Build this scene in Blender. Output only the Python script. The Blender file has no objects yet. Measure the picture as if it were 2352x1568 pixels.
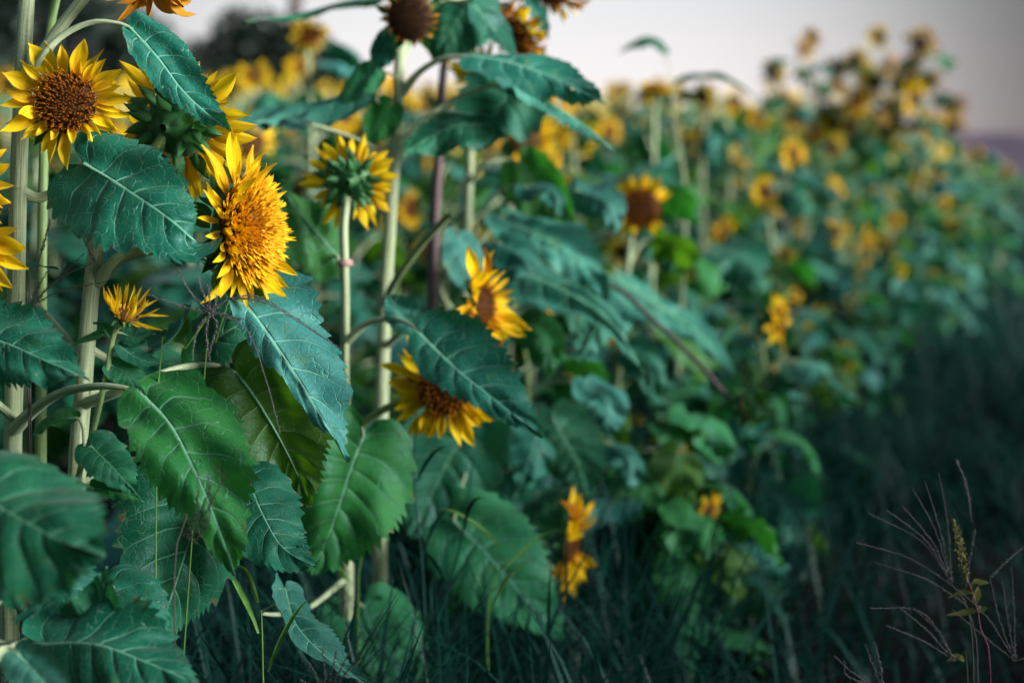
import bpy, math, random
import numpy as np
from mathutils import Vector, Matrix
R = math.radians
sc = bpy.context.scene
# ------------------------------------------------------------------ camera
CAM_H, TILT = 0.95, R(6.7)
cd = bpy.data.cameras.new('camera'); cam = bpy.data.objects.new('camera', cd)
sc.collection.objects.link(cam); sc.camera = cam
cam.location = (0, 0, CAM_H); cam.rotation_euler = (R(90) - TILT, 0, 0)
cd.lens = 50; cd.sensor_width = 36; cd.clip_start = 0.02; cd.clip_end = 5000
cd.dof.use_dof = True; cd.dof.focus_distance = 1.60; cd.dof.aperture_fstop = 2.2
cd.dof.aperture_blades = 9
# ------------------------------------------------------------------ sky and sun
SUN_AZ, SUN_EL = R(105), R(16)          # clockwise from the viewing direction: right and a little behind
w = bpy.data.worlds.new('World'); sc.world = w; w.use_nodes = True
nt = w.node_tree; nt.nodes.clear()
N = nt.nodes.new; Lk = nt.links.new
out = N('ShaderNodeOutputWorld'); bg = N('ShaderNodeBackground')
sky = N('ShaderNodeTexSky'); sky.sky_type = 'NISHITA'; sky.sun_disc = False
sky.sun_elevation = SUN_EL; sky.sun_rotation = SUN_AZ; sky.dust_density = 2.5; sky.air_density = 1.2
tc = N('ShaderNodeTexCoord'); sep = N('ShaderNodeSeparateXYZ'); Lk(tc.outputs['Generated'], sep.inputs[0])
ramp = N('ShaderNodeValToRGB')
Lk(sep.outputs['Z'], ramp.inputs[0])
cr = ramp.color_ramp
cr.elements[0].position = 0.0; cr.elements[0].color = (9.0, 6.0, 7.2, 1)
cr.elements[1].position = 1.0; cr.elements[1].color = (5.6, 9.4, 12.5, 1)
for p, c in ((0.035, (8.6, 7.9, 8.2, 1)), (0.13, (6.6, 6.7, 6.9, 1)), (0.35, (6.8, 9.2, 11.2, 1))):
    e = cr.elements.new(p); e.color = c
mx = N('ShaderNodeMix'); mx.data_type = 'RGBA'; mx.inputs['Factor'].default_value = 0.8
Lk(sky.outputs[0], mx.inputs['A']); Lk(ramp.outputs[0], mx.inputs['B'])
# the twilight glow low over the field, fading smoothly to either side and upward
dt = N('ShaderNodeVectorMath'); dt.operation = 'DOT_PRODUCT'; Lk(tc.outputs['Generated'], dt.inputs[0]); dt.inputs[1].default_value = (-.02, .999, .03)
gl = N('ShaderNodeMapRange'); gl.interpolation_type = 'SMOOTHSTEP'; Lk(dt.outputs['Value'], gl.inputs['Value'])
for k_, v_ in zip(('From Min', 'From Max', 'To Min', 'To Max'), (.925, 1.0, .21, .95)): gl.inputs[k_].default_value = v_
gm = N('ShaderNodeVectorMath'); gm.operation = 'SCALE'; Lk(mx.outputs['Result'], gm.inputs[0]); Lk(gl.outputs[0], gm.inputs['Scale'])
Lk(gm.outputs[0], bg.inputs['Color']); bg.inputs['Strength'].default_value = 0.0455
Lk(bg.outputs[0], out.inputs[0])
sl = bpy.data.lights.new('sun', 'SUN'); sl.energy = 3.3; sl.angle = R(30); sl.color = (1.0, 0.96, 0.90)
so = bpy.data.objects.new('sun', sl); sc.collection.objects.link(so)
sd = Vector((math.sin(SUN_AZ) * math.cos(SUN_EL), math.cos(SUN_AZ) * math.cos(SUN_EL), math.sin(SUN_EL)))
so.rotation_euler = sd.to_track_quat('Z', 'Y').to_euler(); so.location = (4, -3, 5)
vs = sc.view_settings; vs.view_transform = 'Standard'; vs.look = 'None'; vs.gamma = 1; vs.exposure = 1.72
sc.cycles.use_denoising = True; sc.cycles.use_adaptive_sampling = True; sc.cycles.adaptive_threshold = .02; sc.cycles.max_bounces = 4; sc.cycles.transparent_max_bounces = 4
sc.cycles.diffuse_bounces = 2; sc.cycles.glossy_bounces = 1; sc.cycles.transmission_bounces = 2
# ------------------------------------------------------------------ pixel <-> place helpers (photo taken as 2352 x 1568)
F_, CX, CY = 50 / 36 * 2352, 1176, 784
RGT = Vector((1, 0, 0)); FWD = Vector((0, math.cos(TILT), -math.sin(TILT))); UPV = Vector((0, math.sin(TILT), math.cos(TILT)))
def P(x, y, d): return Vector((0, 0, CAM_H)) + FWD * d + RGT * ((x - CX) / F_ * d) + UPV * ((CY - y) / F_ * d)
def PS(l, d=None): return [P(a[0], a[1], a[2] if len(a) > 2 else d) for a in l]
def V(a, b, c): return (RGT * a + UPV * b - FWD * c).normalized()
def edge_x(y): return 0.11 + 0.386 * (y - 2.96)
# ------------------------------------------------------------------ materials
def mat(name):
    m = bpy.data.materials.new(name); m.use_nodes = True
    t = m.node_tree; t.nodes.clear()
    o = t.nodes.new('ShaderNodeOutputMaterial')
    return m, t, o
class G:
    def __init__(s, t): s.t = t
    def n(s, k, **kw):
        x = s.t.nodes.new(k)
        for a, b in kw.items(): setattr(x, a, b)
        return x
    def l(s, a, b): s.t.links.new(a, b)
    def val(s, i, v):
        if hasattr(v, 'default_value') or hasattr(v, 'links'): s.l(v, i)
        else: i.default_value = v
    def m(s, op, a, b=0.0, c=0.0, clamp=False):
        x = s.n('ShaderNodeMath', operation=op); x.use_clamp = clamp
        for i, v in enumerate((a, b, c)): s.val(x.inputs[i], v)
        return x.outputs[0]
    def ss(s, v, a, b, lo=0.0, hi=1.0):
        x = s.n('ShaderNodeMapRange', interpolation_type='SMOOTHSTEP')
        for k, q in zip(('Value', 'From Min', 'From Max', 'To Min', 'To Max'), (v, a, b, lo, hi)): s.val(x.inputs[k], q)
        return x.outputs[0]
    def mix(s, f, a, b, bt='MIX'):
        x = s.n('ShaderNodeMix', data_type='RGBA', blend_type=bt)
        s.val(x.inputs['Factor'], f)
        for k, q in (('A', a), ('B', b)):
            if isinstance(q, tuple): x.inputs[k].default_value = (*q, 1) if len(q) == 3 else q
            else: s.l(q, x.inputs[k])
        return x.outputs['Result']
    def noise(s, scale, detail=3, vec=None, rough=.55):
        x = s.n('ShaderNodeTexNoise'); x.inputs['Scale'].default_value = scale; x.inputs['Detail'].default_value = detail
        x.inputs['Roughness'].default_value = rough
        if vec is not None: s.l(vec, x.inputs['Vector'])
        return x.outputs[0]
    def bump(s, h, st, dist):
        x = s.n('ShaderNodeBump'); x.inputs['Strength'].default_value = st; x.inputs['Distance'].default_value = dist
        s.l(h, x.inputs['Height']); return x.outputs[0]
    def surf(s, o, col, rough, trans=None, tf=0.0, bump=None, spec=.4, sheen=0.0):
        b = s.n('ShaderNodeBsdfPrincipled'); s.val(b.inputs['Roughness'], rough)
        if isinstance(col, tuple): b.inputs['Base Color'].default_value = (*col, 1)
        else: s.l(col, b.inputs['Base Color'])
        b.inputs['Specular IOR Level'].default_value = spec
        if sheen:
            b.inputs['Sheen Weight'].default_value = sheen; b.inputs['Sheen Roughness'].default_value = .4
            b.inputs['Sheen Tint'].default_value = (.8, .95, 1, 1)
        if bump is not None: s.l(bump, b.inputs['Normal'])
        if trans is None: s.l(b.outputs[0], o.inputs[0]); return
        tr = s.n('ShaderNodeBsdfTranslucent')
        if isinstance(trans, tuple): tr.inputs[0].default_value = (*trans, 1)
        else: s.l(trans, tr.inputs[0])
        ms = s.n('ShaderNodeMixShader'); s.val(ms.inputs[0], tf)
        s.l(b.outputs[0], ms.inputs[1]); s.l(tr.outputs[0], ms.inputs[2]); s.l(ms.outputs[0], o.inputs[0])
def hsv(g, col, val, hue=.5, sat=1.0):
    x = g.n('ShaderNodeHueSaturation'); g.l(col, x.inputs['Color'])
    g.val(x.inputs['Value'], val); g.val(x.inputs['Hue'], hue); g.val(x.inputs['Saturation'], sat); return x.outputs[0]
def leaf_material(name, up1, up2, under, trans, tf):
    m, t, o = mat(name); g = G(t)
    st = g.n('ShaderNodeUVMap', uv_map='st'); xy = g.n('ShaderNodeUVMap', uv_map='xy')
    s1 = g.n('ShaderNodeSeparateXYZ'); g.l(st.outputs[0], s1.inputs[0])
    s2 = g.n('ShaderNodeSeparateXYZ'); g.l(xy.outputs[0], s2.inputs[0])
    oi = g.n('ShaderNodeObjectInfo'); rnd = oi.outputs['Random']
    sv = g.m('MULTIPLY', g.m('SUBTRACT', s1.outputs[0], .5), 2); tv = s1.outputs[1]
    a = g.m('ABSOLUTE', sv); side = g.m('GREATER_THAN', sv, 0)
    add = g.n('ShaderNodeVectorMath', operation='ADD'); g.l(xy.outputs[0], add.inputs[0])
    cmb = g.n('ShaderNodeCombineXYZ'); g.l(g.m('MULTIPLY', rnd, 37), cmb.inputs[0]); g.l(g.m('MULTIPLY', rnd, 91), cmb.inputs[1]); g.l(cmb.outputs[0], add.inputs[1])
    vec = add.outputs[0]
    nz = g.noise(4, 3, vec)
    f = g.m('ADD', g.m('ADD', g.m('MULTIPLY', g.m('SUBTRACT', g.m('POWER', tv, .8), g.m('MULTIPLY', g.m('MULTIPLY', a, a), .09)), 7.6), g.m('MULTIPLY', side, .42)), g.m('MULTIPLY', g.m('SUBTRACT', nz, .5), .35))
    d = g.m('ABSOLUTE', g.m('SUBTRACT', g.m('FRACT', f), .5))
    wid = g.m('MULTIPLY', .055, g.m('SUBTRACT', 1.12, a))
    lat = g.ss(d, g.m('MULTIPLY', wid, .35), wid, 1, 0)
    mid = g.ss(g.m('ABSOLUTE', s2.outputs[0]), .003, g.m('SUBTRACT', .014, g.m('MULTIPLY', tv, .009)), 1, 0)
    vo = g.n('ShaderNodeTexVoronoi', feature='DISTANCE_TO_EDGE'); vo.inputs['Scale'].default_value = 15
    nzv = g.n('ShaderNodeTexNoise'); nzv.inputs['Scale'].default_value = 9; g.l(vec, nzv.inputs['Vector'])
    wv = g.n('ShaderNodeVectorMath', operation='MULTIPLY_ADD'); g.l(nzv.outputs['Color'], wv.inputs[0]); wv.inputs[1].default_value = (.08, .08, .08); g.l(vec, wv.inputs[2])
    g.l(wv.outputs[0], vo.inputs['Vector'])
    ter = g.ss(vo.outputs['Distance'], .004, .030, .46, 0)
    ve = g.m('MAXIMUM', mid, g.m('MAXIMUM', g.m('MULTIPLY', lat, .9), ter))
    big = g.noise(3.2, 4, vec); fine = g.noise(60, 3, vec)
    col = g.mix(g.ss(big, .35, .68), up1, up2)
    col = g.mix(g.m('MULTIPLY', g.ss(fine, .45, .75), .35), col, tuple(min(1, 1.5 * c) for c in up2))
    col = g.mix(g.m('MULTIPLY', ve, .75), col, (.15, .40, .29))
    und = g.mix(g.m('MULTIPLY', ve, .7), under, (.16, .34, .16))
    # yellowing patches, rust specks
    sp = g.noise(75, 2, vec)
    yel = g.ss(g.noise(6, 5, vec, .7), .56, .74, 0, .7)
    col = g.mix(yel, col, (.07, .15, .03))
    spk = g.m('MULTIPLY', g.ss(sp, .70, .76), g.ss(g.noise(5, 2, vec), .45, .6))
    col = g.mix(spk, col, (.30, .30, .14))
    geo = g.n('ShaderNodeNewGeometry')
    col = g.mix(geo.outputs['Backfacing'], col, und)
    brw = g.ss(g.m('ADD', g.m('MULTIPLY', a, .6), g.m('MULTIPLY', g.noise(12, 3, vec), .6)), .90, 1.02, 0, .75)
    col = g.mix(brw, col, (.13, .10, .045))
    col = hsv(g, col, g.m('ADD', .74, g.m('MULTIPLY', rnd, .55)), g.m('ADD', .465, g.m('MULTIPLY', g.m('FRACT', g.m('MULTIPLY', rnd, 7.3)), .055)))
    hgt = g.m('SUBTRACT', g.m('MULTIPLY', fine, .35), ve)
    b = g.bump(hgt, .8, .0022)
    g.surf(o, col, g.ss(big, .3, .7, .42, .62), g.mix(g.m('MULTIPLY', ve, .6), trans, tuple(c * .4 for c in trans)), tf, b, .34, .10)
    for q in t.nodes:
        if q.type == 'BSDF_PRINCIPLED': q.inputs['Specular Tint'].default_value = (.55, .93, 1, 1)
    return m
M = {}
M['leaf'] = leaf_material('leaf', (.002, .062, .040), (.008, .112, .068), (.018, .120, .052), (.03, .30, .06), .16)
M['leaf_green'] = leaf_material('leaf_fresh_green', (.010, .125, .040), (.030, .190, .060), (.030, .150, .045), (.06, .42, .03), .22)
M['leaf_deep'] = leaf_material('leaf_deep_green', (.025, .10, .012), (.04, .14, .018), (.022, .095, .010), (.13, .38, .012), .32)
M['leaf_grey'] = leaf_material('leaf_silvery', (.010, .110, .092), (.045, .190, .165), (.035, .165, .115), (.03, .26, .10), .12)
def stem_material(name, c1, c2, fz):
    m, t, o = mat(name); g = G(t)
    uv = g.n('ShaderNodeUVMap', uv_map='st'); s = g.n('ShaderNodeSeparateXYZ'); g.l(uv.outputs[0], s.inputs[0])
    cm = g.n('ShaderNodeCombineXYZ'); g.l(g.m('MULTIPLY', s.outputs[0], 26), cm.inputs[0]); g.l(g.m('MULTIPLY', s.outputs[1], 3), cm.inputs[1])
    st = g.noise(1.0, 4, cm.outputs[0]); bl = g.noise(14, 4)
    col = g.mix(g.ss(st, .35, .65), c1, c2)
    col = g.mix(g.ss(bl, .55, .75, 0, .4), col, tuple(c * .55 for c in c1))
    oi = g.n('ShaderNodeObjectInfo'); col = hsv(g, col, g.m('ADD', .8, g.m('MULTIPLY', oi.outputs['Random'], .4)))
    g.surf(o, col, .6, None, 0, g.bump(g.m('ADD', st, g.m('MULTIPLY', g.noise(400, 2), .4)), .5, .002), .35, .3)
    return m
M['stem'] = stem_material('stem', (.22, .30, .16), (.44, .52, .33), .3)
M['stem_green'] = stem_material('stem_green', (.10, .19, .06), (.20, .30, .11), .3)
M['stem_purple'] = stem_material('stem_purple', (.055, .035, .045), (.10, .06, .07), .2)
def plain(name, c1, c2, rough=.6, trans=None, tf=0, scale=20, bump=.3, dist=.002, spec=.3, sheen=0):
    m, t, o = mat(name); g = G(t); nz = g.noise(scale, 4)
    oi = g.n('ShaderNodeObjectInfo')
    col = hsv(g, g.mix(g.ss(nz, .32, .68), c1, c2), g.m('ADD', .8, g.m('MULTIPLY', oi.outputs['Random'], .4)))
    g.surf(o, col, rough, trans, tf, g.bump(nz, bump, dist), spec, sheen); return m
M['midrib'] = plain('leaf_midrib', (.11, .30, .20), (.20, .42, .29), .55, None, 0, 60)
M['hair'] = plain('stem_hair', (.55, .6, .5), (.7, .75, .65), .5, (.5, .55, .45), .4)
M['grass'] = plain('grass_blade', (.003, .034, .030), (.009, .074, .062), .5, (.008, .075, .045), .2, 5, .3, .002, .2)
M['grass_bright'] = plain('grass_bright', (.08, .20, .04), (.13, .28, .07), .5, (.15, .35, .04), .25, 5)
M['seed_grass'] = plain('seed_spike', (.05, .055, .06), (.13, .13, .135), .7, None, 0, 200)
M['seed_dark'] = plain('seed_spike_dark', (.035, .045, .035), (.08, .08, .07), .7, None, 0, 200)
M['bract'] = plain('bract', (.016, .11, .03), (.04, .17, .05), .5, (.05, .22, .02), .15, 60, .4, .001, .4, .15)
M['disc_base'] = plain('disc_base', (.03, .012, .004), (.10, .038, .006), .8, None, 0, 120)
M['pinkstem'] = plain('pink_stem', (.07, .012, .035), (.11, .022, .05), .5)
M['collar'] = plain('stem_joint', (.42, .22, .22), (.5, .32, .30), .6)
M['bark'] = plain('bark', (.05, .04, .035), (.1, .08, .07), .9, None, 0, 30)
M['treeleaf'] = plain('tree_foliage', (.018, .035, .03), (.035, .06, .04), .6, (.04, .08, .03), .2, 2)
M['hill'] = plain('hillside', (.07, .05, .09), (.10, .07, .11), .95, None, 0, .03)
M['yellow_leaf'] = plain('yellowing_leaf', (.06, .09, .015), (.13, .12, .025), .6, (.1, .12, .015), .25, 90)
M['amaranth'] = plain('weed_seed_head', (.14, .16, .05), (.26, .24, .09), .8, None, 0, 300)
def petal_material(name, base, tip, tr, tf=.40):
    m, t, o = mat(name); g = G(t)
    uv = g.n('ShaderNodeUVMap', uv_map='st'); s = g.n('ShaderNodeSeparateXYZ'); g.l(uv.outputs[0], s.inputs[0])
    oi = g.n('ShaderNodeObjectInfo'); rnd = oi.outputs['Random']
    cm = g.n('ShaderNodeCombineXYZ'); g.l(g.m('MULTIPLY', s.outputs[0], 9), cm.inputs[0]); g.l(g.m('ADD', g.m('MULTIPLY', s.outputs[1], 1.2), g.m('MULTIPLY', rnd, 50)), cm.inputs[1])
    st = g.noise(1.2, 3, cm.outputs[0])
    col = g.mix(g.ss(s.outputs[1], 0, .55), base, tip)
    col = g.mix(g.ss(st, .5, .75, 0, .55), col, base)
    col = hsv(g, col, g.m('ADD', .82, g.m('MULTIPLY', rnd, .3)), g.m('ADD', .492, g.m('MULTIPLY', rnd, .016)))
    g.surf(o, col, .6, g.mix(.5, tip, tr), tf, g.bump(st, .8, .0015), .2, .1); return m
M['petal'] = petal_material('petal', (.84, .42, .004), (.92, .64, .008), (.95, .62, .01))
M['petal_old'] = petal_material('petal_withered', (.34, .10, .006), (.55, .25, .012), (.6, .25, .01))
def attr_mat(name, rough=.7, tf=.12):
    m, t, o = mat(name); g = G(t)
    at = g.n('ShaderNodeVertexColor', layer_name='Col')
    col = g.mix(g.m('MULTIPLY', g.noise(500, 2), .6), at.outputs[0], (.75, .62, .5), 'MULTIPLY')
    g.surf(o, col, rough, at.outputs[0], tf, None, .25); return m
M['florets'] = attr_mat('disc_florets')
m, t, o = mat('soil'); g = G(t)
n1 = g.noise(1.3, 6); n2 = g.noise(35, 5, None, .7)
col = g.mix(g.ss(n1, .35, .65), (.0022, .0026, .0028), (.0055, .0058, .006))
col = g.mix(g.ss(n2, .5, .75, 0, .6), col, (.010, .009, .009))
g.surf(o, col, .95, None, 0, g.bump(n2, .9, .03), .2); M['soil'] = m
# ------------------------------------------------------------------ mesh helpers
COL = sc.collection
def lerp(a, b, t): return a + (b - a) * t
def spl(pts, n):
    p = np.array([tuple(q) for q in pts], float)
    if len(p) == 2: p = np.array([p[0], (p[0] + p[1]) / 2, p[1]])
    q = np.vstack([2 * p[0] - p[1], p, 2 * p[-1] - p[-2]])
    o = []
    for i in range(1, len(q) - 2):
        t = np.linspace(0, 1, 14, endpoint=False)[:, None]
        a, b, c, d = q[i - 1], q[i], q[i + 1], q[i + 2]
        o.append(.5 * (2 * b + (c - a) * t + (2 * a - 5 * b + 4 * c - d) * t ** 2 + (3 * b - a - 3 * c + d) * t ** 3))
    o.append(p[-1:]); o = np.vstack(o)
    s = np.r_[0, np.cumsum(np.linalg.norm(np.diff(o, axis=0), axis=1))]
    u = np.linspace(0, s[-1], n)
    return np.stack([np.interp(u, s, o[:, k]) for k in range(3)], 1), s[-1]
def nrm(a): return a / (np.linalg.norm(a, axis=-1, keepdims=True) + 1e-9)
def newmesh(name, v, f, mats, uvs=None, cols=None, midx=None, smooth=True):
    me = bpy.data.meshes.new(name)
    me.from_pydata(v.tolist() if hasattr(v, 'tolist') else v, [], f.tolist() if hasattr(f, 'tolist') else f)
    for m_ in (mats if isinstance(mats, (list, tuple)) else [mats]): me.materials.append(m_)
    if uvs:
        li = np.empty(len(me.loops), np.int32); me.loops.foreach_get('vertex_index', li)
        for k, a in uvs.items():
            l = me.uv_layers.new(name=k); l.data.foreach_set('uv', np.asarray(a, np.float32)[li].ravel())
    if cols is not None:
        at = me.color_attributes.new('Col', 'FLOAT_COLOR', 'POINT')
        at.data.foreach_set('color', np.c_[np.asarray(cols, np.float32), np.ones(len(cols), np.float32)].ravel())
    if midx is not None: me.polygons.foreach_set('material_index', np.asarray(midx, np.int32))
    if smooth: me.polygons.foreach_set('use_smooth', np.ones(len(me.polygons), bool))
    me.update(); return me
def ob(name, me, parent=None, mtx=None):
    o = bpy.data.objects.new(name, me); COL.objects.link(o)
    if parent: o.parent = parent
    if mtx is not None: o.matrix_basis = mtx
    return o
def thing(name, label, cat, loc, group=None):
    o = ob(name, None); o.location = loc; o.empty_display_size = .05
    o['label'] = label; o['category'] = cat
    if group: o['group'] = group
    return o
def struct(o): o['kind'] = 'structure'; return o
def grid_faces(r, c):
    i = np.arange(r - 1)[:, None] * c + np.arange(c - 1)[None]
    return np.stack([i, i + 1, i + c + 1, i + c], -1).reshape(-1, 4)
def tube_arrays(pts, radii, sides=12, rings=24, ridge=0.0, seed=0):
    c, L = spl(pts, rings); T = nrm(np.gradient(c, axis=0))
    ref = np.array([0.3, 1, .2]) if abs(T[0][2]) > .7 else np.array([0, 0, 1.])
    a = nrm(np.cross(T, ref)); b = np.cross(T, a)
    r = np.interp(np.linspace(0, 1, rings), np.linspace(0, 1, len(radii)), radii)
    th = np.linspace(0, 2 * np.pi, sides + 1)
    rg = np.random.RandomState(seed); rr = 1 + ridge * (rg.rand(sides + 1) - .5) * 2; rr[-1] = rr[0]
    wob = 1 + ridge * .35 * np.interp(np.linspace(0, 1, rings), np.linspace(0, 1, 9), rg.rand(9) - .5)[:, None]
    v = c[:, None] + (r[:, None] * rr[None] * wob)[..., None] * (np.cos(th)[None, :, None] * a[:, None] + np.sin(th)[None, :, None] * b[:, None])
    uv = np.stack(np.broadcast_arrays(th[None] / (2 * np.pi), np.linspace(0, L * 4, rings)[:, None]), -1).reshape(-1, 2)
    v = v.reshape(-1, 3); f = grid_faces(rings, sides + 1)
    return v, f, uv
def tube(name, pts, radii, m, parent=None, off=None, sides=12, rings=24, ridge=.06, seed=0):
    v, f, uv = tube_arrays(pts, radii, sides, rings, ridge, seed)
    if off is not None: v = v - np.array(tuple(off))
    return ob(name, newmesh(name, v, f, m, {'st': uv}), parent)
SHT = np.array([0, .02, .05, .13, .22, .34, .48, .62, .75, .86, .94, 1.0])
SHW = np.array([.30, .62, .84, .97, 1.0, .95, .80, .60, .41, .23, .10, .0])
def blade_arrays(spine, W, Nn, rows=84, cols=21, fold=.15, curl=0., rip=.06, seed=0, lobe=1., teeth=20, twist=0., pucker=.022, asymw=(1., 1.)):
    rg = np.random.RandomState(seed)
    K = 60; c, L = spl(spine, K); T = nrm(np.gradient(c, axis=0))
    n = np.array(tuple(Nn))[None]; n = nrm(n - (n * T).sum(1, keepdims=True) * T)
    sd_ = np.cross(T, n)
    if twist:
        an = twist * np.linspace(0, 1, K)[:, None]; n, sd_ = n * np.cos(an) + sd_ * np.sin(an), sd_ * np.cos(an) - n * np.sin(an)
    t = np.linspace(0, 1, rows); s = np.linspace(-1, 1, cols)
    fine = np.linspace(0, 1, 400); sm = np.convolve(np.pad(np.interp(fine, SHT, SHW), 5, 'edge'), np.ones(11) / 11, 'valid')
    w = np.interp(t, fine, sm) * W * np.where(t < .2, 1 + (lobe - 1) * (1 - t / .2), 1); w[-1] = 0
    wl = w * (1 + .10 * (np.interp(t, np.linspace(0, 1, 7), rg.rand(7)) - .5)); wr = w * (1 + .10 * (np.interp(t, np.linspace(0, 1, 7), rg.rand(7)) - .5))
    wl = wl * asymw[0]; wr = wr * asymw[1]
    ang = np.interp(t, [0, .05, .12, .22, .5, 1], np.radians([-72, -45, -18, 4, 24, 42]))
    ph = (t * teeth + .7 * np.sin(t * 9 + seed) + .35 * np.sin(t * 23 + seed * 2)) % 1
    saw = np.where(ph < .72, ph / .72, (1 - ph) / .28)
    jag = 1 + (.15 * (saw - .45) * (1 + .8 * (rg.rand(rows) - .5)))[:, None] * (np.abs(s)[None] ** 6)
    ws = np.where(s[None] < 0, wl[:, None], wr[:, None]) * jag
    S = np.broadcast_to(s[None], (rows, cols)); Tt = np.broadcast_to(t[:, None], (rows, cols))
    x = ws * S * np.cos(ang)[:, None]
    y = Tt * L + ws * np.abs(S) * np.sin(ang)[:, None] + .16 * ws * S ** 2 + (.05 * W * (saw[:, None] - .4) * np.abs(S) ** 8)
    y = np.minimum(y, L * 1.0 + 0 * y)
    idx = np.clip(y / L, 0, 1) * (K - 1)
    def at(A): return np.stack([np.interp(idx.ravel(), np.arange(K), A[:, k]) for k in range(3)], 1).reshape(rows, cols, 3)
    c3, T3, n3, s3 = at(c), nrm(at(T)), nrm(at(n)), nrm(at(sd_))
    ex = np.where(y < 0, y, np.where(y > L, y - L, 0))[..., None]
    asy = (rg.rand(2) - .5) * .45
    fa = fold + np.where(S > 0, asy[0], asy[1]) + (curl - .25 * rg.rand()) * (np.abs(x) / W) + np.where(S > 0, .3, -.3) * np.sin(Tt * 3 + seed) * np.abs(S)
    p1, p2, p3 = rg.rand(3) * 6.28
    low = np.interp(Tt.ravel(), np.linspace(0, 1, 8), rg.rand(8) - .5).reshape(rows, cols)
    dz = rip * W * (np.abs(S) ** 1.6) * (np.sin(Tt * 15 + p1 + (S > 0) * p2) * .6 + np.sin(Tt * 33 + p3 - (S > 0) * 2) * .35 + low * 1.3)
    for q_ in range(5):
        kx, ky, kp = rg.uniform(2, 7), rg.uniform(3, 11), rg.rand() * 6.28
        dz = dz + .042 * W * np.sin(kx * x / W + ky * y / L + kp) * np.clip(np.abs(S) * 2.5, 0, 1)
    lat = np.abs(np.cos(np.pi * ((Tt ** .8 - .09 * S ** 2) * 7.6 + (S > 0) * .42)))
    dz += -pucker * W * (1 - lat) ** 2 * np.sin(np.pi * np.clip(np.abs(S), 0, 1) ** .7) * 2.2
    v = c3 + T3 * ex + s3 * (x * np.cos(fa))[..., None] + n3 * (np.abs(x) * np.sin(fa) + dz)[..., None]
    f = grid_faces(rows, cols)
    st = np.stack([S * .5 + .5, Tt], -1).reshape(-1, 2); xy = np.stack([x / L, y / L], -1).reshape(-1, 2)
    return v.reshape(-1, 3), f, st, xy
def leaf(parent, off, spine, W, Nn, m='leaf', pet=None, pr=.0035, label=None, holes=(), **kw):
    v, f, st, xy = blade_arrays(spine, W, Nn, **kw)
    if W > .03 and not holes:
        hr = random.Random(kw.get('seed', 1)); holes = [(hr.uniform(.08, .92), hr.uniform(.1, .85), hr.uniform(.012, .028), hr.uniform(.005, .012)) for _ in range(hr.choice([0, 1, 2, 3]))]
    if holes:
        ce = st[f].mean(1); keep = np.ones(len(f), bool)
        for (hs, ht, r1, r2) in holes:
            th = np.arctan2(ce[:, 1] - ht, ce[:, 0] - hs)
            keep &= ((ce[:, 0] - hs) / r1) ** 2 + ((ce[:, 1] - ht) / r2) ** 2 > 1 + .35 * np.sin(3 * th + hs * 40)
        f = f[keep]
    v = v - np.array(tuple(off))
    o = ob('leaf', newmesh('leaf', v, f, M[m], {'st': st, 'xy': xy}), parent)
    if label: o['label'] = label
    c, L = spl(spine, 12)
    nn = np.array(tuple(Nn)) * -.0012
    rb = max(.0015, pr * .48) if pet else .0015
    tube('midrib', [Vector(q + nn) for q in c], [rb, rb * .6, .0008, .0004], M['midrib'], o, off, 6, 18, 0)
    if pet: tube('petiole', list(pet) + [Vector(c[0] + nn * 1.0)], [pr * 1.6, pr, pr * .85, rb], M['stem'], o, off, 9, 22, .1)
    return o
# --- petals and other pieces of a flower, unit length along +Y
def petal_arrays(seed, wid=.28, bend=.2, cup=.25, tw=0., rip=.03, rows=11, cols=6, fork=0., prof=None):
    rg = np.random.RandomState(seed)
    t = np.linspace(0, 1, rows); s = np.linspace(-1, 1, cols)
    pr = prof or ([0, .15, .38, .58, .78, .92, 1], [.42, .66, 1., .96, .62, .24, .02])
    w_ = np.interp(t, *pr) * wid * .5
    S = np.broadcast_to(s, (rows, cols)); T = np.broadcast_to(t[:, None], (rows, cols))
    x = S * w_[:, None]; z = cup * wid * (S ** 2 - .4) * np.sin(np.pi * T ** .7) + rip * wid * np.sin(S * 5 + T * 4 + rg.rand() * 6)
    a = tw * T ** 2; x, z = x * np.cos(a) - z * np.sin(a), x * np.sin(a) + z * np.cos(a)
    th = bend * T ** 1.6 * 1.4 + .10 * np.sin(T * 5 + rg.rand() * 6)
    dt = np.gradient(t); yc = np.cumsum(np.cos(th[:, 0]) * dt); zc = np.cumsum(np.sin(th[:, 0]) * dt)
    xc = .10 * (rg.rand() - .5) * 2 * t ** 2
    v = np.stack([x + xc[:, None], yc[:, None] - z * np.sin(th), zc[:, None] + z * np.cos(th)], -1).reshape(-1, 3)
    return v, grid_faces(rows, cols), np.stack([S * .5 + .5, T], -1).reshape(-1, 2)
PET, PETO, PETT = [], [], []
for k in range(12):
    rg_ = random.Random(k); v, f, uv = petal_arrays(k, rg_.uniform(.24, .36), rg_.uniform(-.55, .5), rg_.uniform(.2, .7), rg_.uniform(-1.2, 1.2), .06)
    PET.append(newmesh('petal', v, f, M['petal'], {'st': uv}))
for k in range(6):
    rg_ = random.Random(k + 50); v, f, uv = petal_arrays(k + 50, rg_.uniform(.16, .26), rg_.uniform(-1.3, -.3), .9, rg_.uniform(-2.2, 2.2), .12)
    PETO.append(newmesh('petal', v, f, M['petal_old'], {'st': uv}))
for k in range(5):
    rg_ = random.Random(k + 80); v, f, uv = petal_arrays(k + 80, rg_.uniform(.09, .14), rg_.uniform(-.5, .6), .8, rg_.uniform(-1, 1), .1)
    PETT.append(newmesh('petal', v, f, M['petal'], {'st': uv}))
BRP = ([0, .2, .45, .7, .88, 1], [.7, 1, .95, .55, .18, .01])
BRA = []
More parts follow.
